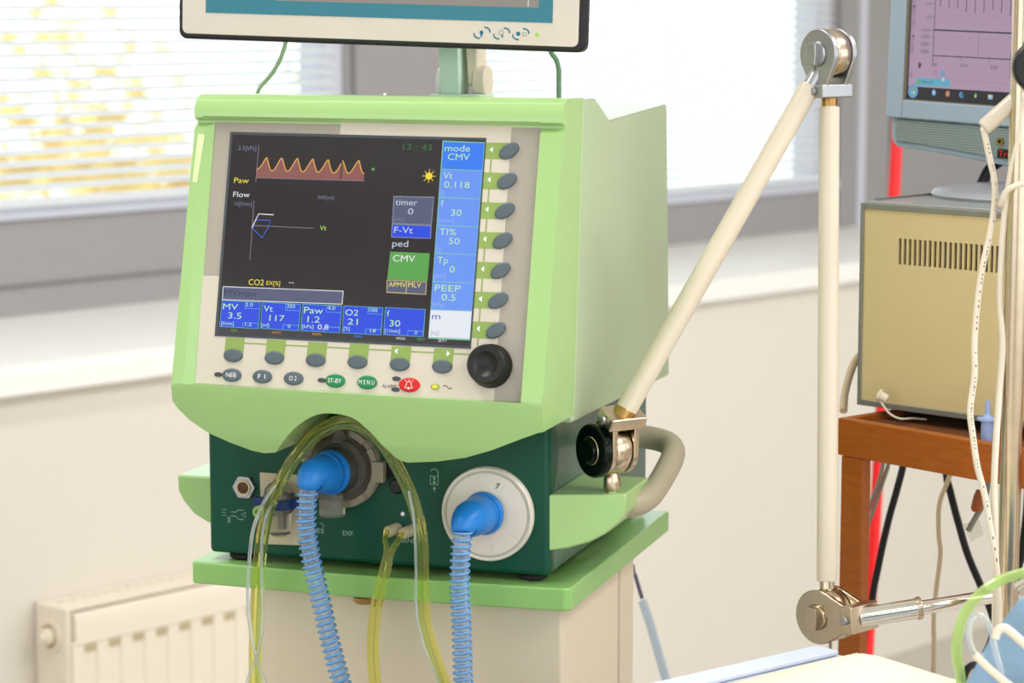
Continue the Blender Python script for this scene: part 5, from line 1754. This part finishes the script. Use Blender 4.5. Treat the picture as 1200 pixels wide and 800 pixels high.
ld = thing('lead_holder', 'short cream tube slanting from the pole clamp with white leads below', 'tube', (0.4248, 2.2745, 1.3825))
bm = B(); sweep(bm, [(0, 0, 0), (0.0018, 0, 0.0015), (0.028, -0.0085, 0.0270), (0.0275 + 0.006, -0.0085, 0.0325)], [0.0062, 0.0076, 0.0076, 0.0068], 24)
obj('sleeve', bm, 'arm_cream', ld)
bm = B(); sweep(bm, [(0.004, -0.001, 0.0035), (0.0, 0, -0.003)], [0.004, 0.0036], 16)
obj('lead_outlet', bm, 'cable_white', ld)
C1 = [(0.4252, 2.2745, 1.3815), (0.4313, 2.2745, 1.3552), (0.4359, 2.2745, 1.3361), (0.4367, 2.2745, 1.3131), (0.4328, 2.272, 1.2863), (0.4266, 2.2683, 1.2595), (0.422, 2.2641, 1.2289),
      (0.4189, 2.2589, 1.1906), (0.4189, 2.2547, 1.1599), (0.415, 2.2505, 1.1293), (0.4174, 2.2474, 1.1063), (0.4212, 2.2437, 1.0795), (0.4274, 2.2404, 1.0558), (0.4328, 2.2364, 1.0259),
      (0.439, 2.232, 0.9876), (0.4421, 2.232, 0.9455), (0.4421, 2.232, 0.86), (0.442, 2.232, 0.6)]
lead1 = tube_thing('white_lead', 'white printed lead dropping from the open end of the slanting cream tube', 'cable', C1, 0.0029, 'cable_white', group='white leads beside the pole')
bm = B()
sp_ = spline([Vector(p) - Vector(C1[0]) for p in C1], 8)
rnd = random.Random(4)
for i in range(4, len(sp_) - 26):
    if rnd.random() < 0.55:
        p, q = sp_[i], sp_[i + 1]
        a = p.lerp(q, 0.2)
        b = p.lerp(q, rnd.uniform(0.45, 0.8))
        off = Vector((0.0006, -0.0028, 0))
        sweep(bm, [a + off, b + off], 0.0005, 5)
obj('printed_marks', bm, 'black_print', lead1)
C2 = [(0.4560, 2.2575, 1.4155), (0.4547, 2.2560, 1.3817), (0.4495, 2.2600, 1.351), (0.4450, 2.2640, 1.3127), (0.4431, 2.2660, 1.2743), (0.4423, 2.2660, 1.2283), (0.4450, 2.2610, 1.1899),
      (0.4423, 2.2576, 1.1438), (0.4392, 2.2512, 1.0978), (0.4376, 2.246, 1.0594), (0.4384, 2.2407, 1.0211), (0.4400, 2.2400, 0.975), (0.4405, 2.2400, 0.9136), (0.440, 2.240, 0.86), (0.440, 2.240, 0.6)]
tube_thing('white_lead', 'plain white lead running down close along the left of the chrome pole', 'cable', C2, 0.0031, 'cable_white', group='white leads beside the pole')
bm = B()
lp_ = [(0.4405, 2.2580, 1.3185), (0.4430, 2.2535, 1.3270), (0.4500, 2.2510, 1.3320), (0.4600, 2.2515, 1.3345), (0.4680, 2.2560, 1.3330), (0.4685, 2.268, 1.328), (0.460, 2.2765, 1.322), (0.448, 2.2745, 1.316), (0.4410, 2.266, 1.3140)]
sweep(bm, spline([Vector(p) - Vector(lp_[0]) for p in lp_], 6, True), 0.0026, 10, closed=True)
o = obj('lead_tie', bm, 'cable_white'); o.location = lp_[0]
tag(o, 'white cord looped once around the chrome pole and the plain lead', 'cord')

# cables hanging below and beside the table
tube_thing('hanging_cable', 'thick black cable slanting down left behind the front table leg', 'cable', [(0.437, 2.735, 1.0545), (0.4335, 2.737, 0.9967), (0.426, 2.7325, 0.964), (0.4171, 2.7372, 0.9246), (0.4081, 2.7406, 0.8755), (0.401, 2.7439, 0.8261), (0.39, 2.75, 0.70), (0.385, 2.75, 0.01)], 0.0040, 'black_rubber', group='cables under the side table')
tube_thing('hanging_cable', 'thick black cable curving down right under the table towards the pole foot', 'cable', [(0.4790, 2.745, 1.0545), (0.4812, 2.745, 0.9808), (0.486, 2.7416, 0.9554), (0.4964, 2.7400, 0.9178), (0.5068, 2.7400, 0.8849), (0.522, 2.737, 0.8492), (0.5344, 2.7326, 0.8172), (0.5306, 2.7102, 0.8006), (0.5127, 2.6771, 0.7804), (0.4841, 2.6429, 0.7517), (0.47, 2.62, 0.5), (0.47, 2.62, 0.01)], 0.0042, 'black_rubber', group='cables under the side table')
tube_thing('hanging_cable', 'black cable at the right edge of the photo behind the chrome pole', 'cable', [(0.557, 2.66, 1.0545), (0.5546, 2.6576, 1.0066), (0.5519, 2.6502, 0.9522), (0.5464, 2.644, 0.9069), (0.54, 2.6378, 0.8615), (0.53, 2.63, 0.6), (0.53, 2.63, 0.01)], 0.0042, 'black_rubber', group='cables under the side table')
tube_thing('hanging_cable', 'thin beige cable hanging wavy from the middle of the table', 'cable', [(0.4800, 2.706, 1.0545), (0.4792, 2.7058, 0.9901), (0.4773, 2.7043, 0.979), (0.467, 2.7005, 0.9513), (0.4661, 2.6961, 0.919), (0.468, 2.6929, 0.8959), (0.4624, 2.6866, 0.8497), (0.4605, 2.6815, 0.8128), (0.4596, 2.6702, 0.7296), (0.459, 2.67, 0.01)], 0.0026, 'cable_beige', group='cables under the side table')
tube_thing('hanging_cable', 'grey flex just right of the table leg, the left one of two', 'cable', [(0.409, 2.70, 1.0545), (0.4079, 2.7173, 1.0003), (0.4047, 2.724, 0.9752), (0.3977, 2.7306, 0.95), (0.3897, 2.7372, 0.9246), (0.37, 2.75, 0.87), (0.36, 2.76, 0.01)], 0.0022, 'cable_grey', group='cables under the side table')
tube_thing('hanging_cable', 'grey flex just right of the table leg, the right one of two', 'cable', [(0.416, 2.70, 1.0545), (0.4136, 2.7169, 0.9975), (0.4095, 2.724, 0.9752), (0.4015, 2.73, 0.9453), (0.3925, 2.7359, 0.9152), (0.373, 2.745, 0.86), (0.363, 2.752, 0.01)], 0.0022, 'cable_grey', group='cables under the side table')
tube_thing('hanging_cable', 'thin grey flex straight along the left side of the table leg', 'cable', [(0.3480, 2.75, 1.10), (0.3455, 2.7075, 1.03), (0.3480, 2.7, 0.9513), (0.3470, 2.69, 0.9051), (0.3490, 2.685, 0.8589), (0.3480, 2.68, 0.8128), (0.347, 2.68, 0.01)], 0.0016, 'cable_grey', group='cables under the side table')
tube_thing('power_flex', 'cream flex bowing out from behind the left of the beige box', 'cable', [(0.395, 2.74, 1.118), (0.3743, 2.70, 1.112), (0.3643, 2.68, 1.0993), (0.3552, 2.655, 1.0798), (0.3515, 2.6346, 1.0650)], 0.0044, 'cable_beige')

# small things on the table
cap = thing('strapped_stopper', 'small cream stopper on a strap lying against the foot of the beige box', 'stopper', (0.3753, 2.5437, 1.0965))
A_ = along((0, 0, 0), (0.0092, -0.0052, -0.0044))
bm = B(); lathe(bm, [(0.0, 0), (0.0066, 0.0), (0.0066, 0.002), (0.0050, 0.0022), (0.0046, 0.0095), (0.0036, 0.0105), (0, 0.0105)], 24, A_)
obj('stopper_body', bm, 'cream_plastic', cap)
bm = B(); sweep(bm, spline([(0.0005, 0.000, -0.003), (0.0030, -0.004, -0.0085), (0.0100, -0.008, -0.018), (0.0210, -0.007, -0.0235), (0.035, 0.001, -0.0245), (0.05, 0.006, -0.0265)], 6), 0.0012, 8)
obj('strap', bm, 'cream_plastic', cap)
pz = TBZ
plg = thing('catheter_connector', 'lavender stepped plastic connector standing on the corner of the table', 'connector', (0.4655, 2.4315, pz))
bm = B(); lathe(bm, [(0.0, 0.0), (0.0052, 0.0), (0.0060, 0.004), (0.0062, 0.0215), (0.0102, 0.0225), (0.0102, 0.0245), (0.0050, 0.0255), (0.0026, 0.0285), (0.0022, 0.0415), (0.0, 0.042)], 28)
obj('body', bm, 'lavender', plg)
o = B(); lathe(o, [(0.0, 0.0), (0.0032, 0.0), (0.0032, 0.0170), (0.0022, 0.0185), (0, 0.0185)], 20)
o = obj('green_stopper', o, 'plug_green'); o.location = (0.4745, 2.4325, pz)
tag(o, 'small green stopper beside the lavender connector, behind the chrome pole', 'stopper')

tg = thing('flex_plug', 'orange-brown plug on a grey flex with a square of clear tape, hanging under the table', 'plug', (0.4839, 2.5548, 0.9926))
bm = B(); sweep(bm, [(0.0005, 0, 0.002), (-0.001, 0, -0.005), (-0.004, 0, -0.017), (-0.0045, 0, -0.020)], [0.0048, 0.0062, 0.0058, 0.004], 14)
obj('plug_body', bm, 'plug_brown', tg)
bm = B(); sweep(bm, spline([(0.0085, 0.002, 0.058), (0.0080, 0.001, 0.018), (0.0065, 0.002, 0.0), (0.002, 0.003, -0.016), (-0.0035, 0.003, -0.026), (-0.009, 0.002, -0.036), (-0.0115, 0.001, -0.041)], 6), 0.0030, 12)
obj('flex', bm, 'cable_grey', tg)
bm = B(); prism(bm, [(-0.0165, -0.034), (0.0, -0.0285), (0.0055, -0.046), (-0.008, -0.054)], -0.0004, 0.0004, Matrix.Translation((0, 0.0045, 0)) @ Matrix.Rotation(R(90), 4, 'X'))
obj('tape_square', bm, 'clear_plastic', tg)

# red rod against the wall, behind the table
bm = B()
top_, low_ = Vector((0.5560, 3.624, 1.37)), Vector((0.4959, 3.4129, 0.6253))
dr = (low_ - top_).normalized()
end_ = top_ + dr * (1.366 / -dr.z)
sweep(bm, [Vector((0, 0, 0)), top_ - end_ + (top_ - low_) * 0.42], 0.0085, 16)
o = obj('red_rod', bm, 'red_paint'); o.location = end_
tag(o, 'bright red rod leaning upright between the table and the grey window post', 'rod')

# soft white catheter hanging behind the trolley
cth = thing('suction_catheter', 'pale translucent catheter with a dark tip hanging behind the trolley', 'catheter', (0.1420, 2.887, 0.841))
bm = B(); sweep(bm, [(0.0, 0, 0.0), (0.002, -0.001, -0.011)], 0.0012, 8)
obj('tip', bm, 'hose_clear', cth)
bm = B(); sweep(bm, [(0.002, -0.001, -0.011), (0.0105, -0.0045, -0.040)], 0.0024, 10)
obj('dark_grip', bm, 'lcd_line', cth)
MATS['catheter_dark'] = mat('catheter_dark', (70, 56, 84), 0.5, vary=0.05)
cth.children[-1].data.materials[0] = MATS['catheter_dark']
bm = B(); sweep(bm, spline([(0.0105, -0.0045, -0.042), (0.020, -0.008, -0.07), (0.037, -0.017, -0.128), (0.060, -0.025, -0.20), (0.075, -0.03, -0.30), (0.08, -0.03, -0.55), (0.08, -0.03, -0.836)], 6), 0.0052, 12)
obj('soft_tube', bm, 'hose_clear', cth)

# ------------------------------------------------------------------ the bed in the foreground
BRZ = R(90 - 51) - R(90)
bed = thing('hospital_bed', 'bed in the right foreground with a white sheet and cream blanket', 'bed', (0.2992, 2.2933, 0), BRZ)
bm = B(); box(bm, 0.0, 0.88, -1.95, 0.0, 0.74, 0.898)
obj('mattress', bm, 'sheet_blue_white', bed, bevel=0.02, seg=4)
bm = B(); box(bm, 0.01, 0.87, -1.94, -0.01, 0.62, 0.74)
obj('bed_frame', bm, 'satin_steel', bed, bevel=0.01)
for x in (0.05, 0.83):
    for y in (-1.88, -0.08):
        bm = B(); cyl(bm, (x, y, 0.0), (x, y, 0.62), 0.022)
        obj('bed_leg', bm, 'satin_steel', bed)


def cloth(x0, x1, y0, y1, fz, nx=48, ny=60, th=0.006):
    bm = B()
    g = []
    for j in range(ny + 1):
        row = []
        for i in range(nx + 1):
            u_, v_ = i / nx, j / ny
            x, y = x0 + (x1 - x0) * u_, y0 + (y1 - y0) * v_
            row.append(bm.verts.new((x, y, fz(x, y, u_, v_))))
        g.append(row)
    for j in range(ny):
        for i in range(nx):
            bm.faces.new((g[j][i], g[j][i + 1], g[j + 1][i + 1], g[j + 1][i]))
    ext = bmesh.ops.extrude_face_region(bm, geom=bm.faces[:])
    for v_ in ext['geom']:
        if isinstance(v_, bmesh.types.BMVert):
            v_.co.z -= th
    return bm


def blanket_z(x, y, u_, v_):
    e = min(u_ / 0.14, (1 - v_) / 0.07, 1.0)
    e = math.sin(max(0, e) * PI / 2) ** 0.8
    hump = 0.020 * math.exp(-((x - 0.10) / 0.075) ** 2 - ((y + 0.085) / 0.085) ** 2) + 0.006 * math.exp(-((x - 0.3) / 0.2) ** 2 - ((y + 0.1) / 0.2) ** 2)
    return 0.9 + e * (0.009 + hump + 0.0015 * math.sin(x * 31 + y * 17) * math.sin(y * 23))


obj('blanket', cloth(0.035, 0.875, -1.5, -0.004, blanket_z), 'blanket', bed, angle=80)
bm = B(); box(bm, 0.0, 0.028, -1.8, -0.02, 0.8985, 0.9035)
obj('sheet_fold', bm, 'sheet_blue_white', bed, bevel=0.002)

# folded blue cloth standing on the bed
bm = B()
nu, nv = 26, 18
rows = {}
for side in (0, 1):
    for i in range(nu + 1):
        for j in range(nv + 1):
            a, b = i / nu, j / nv
            e = min(1.0, min(a, 1 - a, b + 0.4, 1 - b) / 0.12)
            e = math.sin(max(0.0, e) * PI / 2) ** 0.7
            x = 0.369 + 0.052 * b + a * (0.24 - 0.02 * b)
            z = 0.9165 + b * (0.085 + 0.010 * math.sin(a * 4 + 0.4) - 0.012 * a)
            y = 2.042 + (1 if side else -1) * (0.004 + 0.020 * e) + 0.007 * math.sin(a * 21 + b * 3) * e + 0.004 * math.sin(a * 9 - b * 8)
            rows[side, i, j] = bm.verts.new((x, y, z))
for side in (0, 1):
    for i in range(nu):
        for j in range(nv):
            bm.faces.new((rows[side, i, j], rows[side, i + 1, j], rows[side, i + 1, j + 1], rows[side, i, j + 1]))
rim = [(i, 0) for i in range(nu)] + [(nu, j) for j in range(nv)] + [(i, nv) for i in range(nu, 0, -1)] + [(0, j) for j in range(nv, 0, -1)]
for p, q in zip(rim, rim[1:] + rim[:1]):
    bm.faces.new((rows[0, p[0], p[1]], rows[0, q[0], q[1]], rows[1, q[0], q[1]], rows[1, p[0], p[1]]))
for v_ in bm.verts:
    v_.co -= Vector((0.5, 2.042, 0.9165))
o = obj('blue_cloth', bm, 'cloth_blue', None, None, angle=180)
o.location = (0.5, 2.042, 0.9165)
tag(o, 'folded pale blue cloth standing on the bed at the right edge', 'cloth')

tube_thing('oxygen_tube', 'light green tube arching up from the bed in front of the chrome rod', 'tube', [(0.3790, 2.0599, 0.918), (0.3773, 2.0623, 0.9346), (0.3744, 2.0648, 0.9524), (0.3759, 2.0672, 0.9702), (0.3816, 2.0694, 0.9859), (0.3931, 2.0714, 1.0008), (0.4096, 2.073, 1.0122),
           (0.4312, 2.074, 1.0193), (0.4671, 2.0746, 1.0243), (0.52, 2.078, 1.0250), (0.62, 2.085, 1.0200)], 0.0044, 'clear_green')
tube_thing('clear_tube', 'thin clear tube curled in a loop between the green tube and the blue cloth', 'tube', [(0.3845, 2.0012, 0.9671), (0.3776, 2.0015, 0.9692), (0.3734, 2.0031, 0.9809), (0.3741, 2.0048, 0.9934), (0.379, 2.0056, 0.9996), (0.3852, 2.0055, 0.9982), (0.3901, 2.0043, 0.9899), (0.3936, 2.0024, 0.9761), (0.3971, 2.0005, 0.9623), (0.3999, 1.9989, 0.9506), (0.402, 1.998, 0.925)], 0.0024, 'tube_white', group='clear tubes in front of the blue cloth')
tube_thing('clear_tube', 'thick pale tube bent like a hook in front of the blue cloth', 'tube', [(0.46, 1.992, 0.9400), (0.435, 1.9957, 0.9636), (0.4204, 1.9973, 0.9753), (0.41, 1.9985, 0.9843), (0.4017, 1.9993, 0.9905), (0.3961, 1.9992, 0.9891), (0.3933, 1.9982, 0.9822)], 0.0036, 'cable_white', group='clear tubes in front of the blue cloth')
tube_thing('clear_tube', 'pale yellowish tube slanting down across the lower corner of the blue cloth', 'tube', [(0.3770, 1.9965, 0.9690), (0.3794, 1.9961, 0.967), (0.385, 1.9954, 0.9615), (0.3926, 1.9944, 0.9547), (0.4017, 1.9934, 0.9471), (0.41, 1.9926, 0.9409), (0.43, 1.992, 0.922)], 0.0032, 'cable_white', group='clear tubes in front of the blue cloth')
bm = B()
lathe(bm, [(0.0, 0.0), (0.0066, 0.0), (0.0066, 0.010), (0.0078, 0.011), (0.0078, 0.016), (0.006, 0.017), (0, 0.017)], 24, Matrix.Identity(4))
o = obj('tube_adapter', bm, 'clear_plastic')
o.matrix_basis = along((0.4264, 2.0740, 1.0040), (0.4420, 2.0700, 1.0160))
tag(o, 'clear adapter ring under the green tube beside the chrome rod', 'connector')
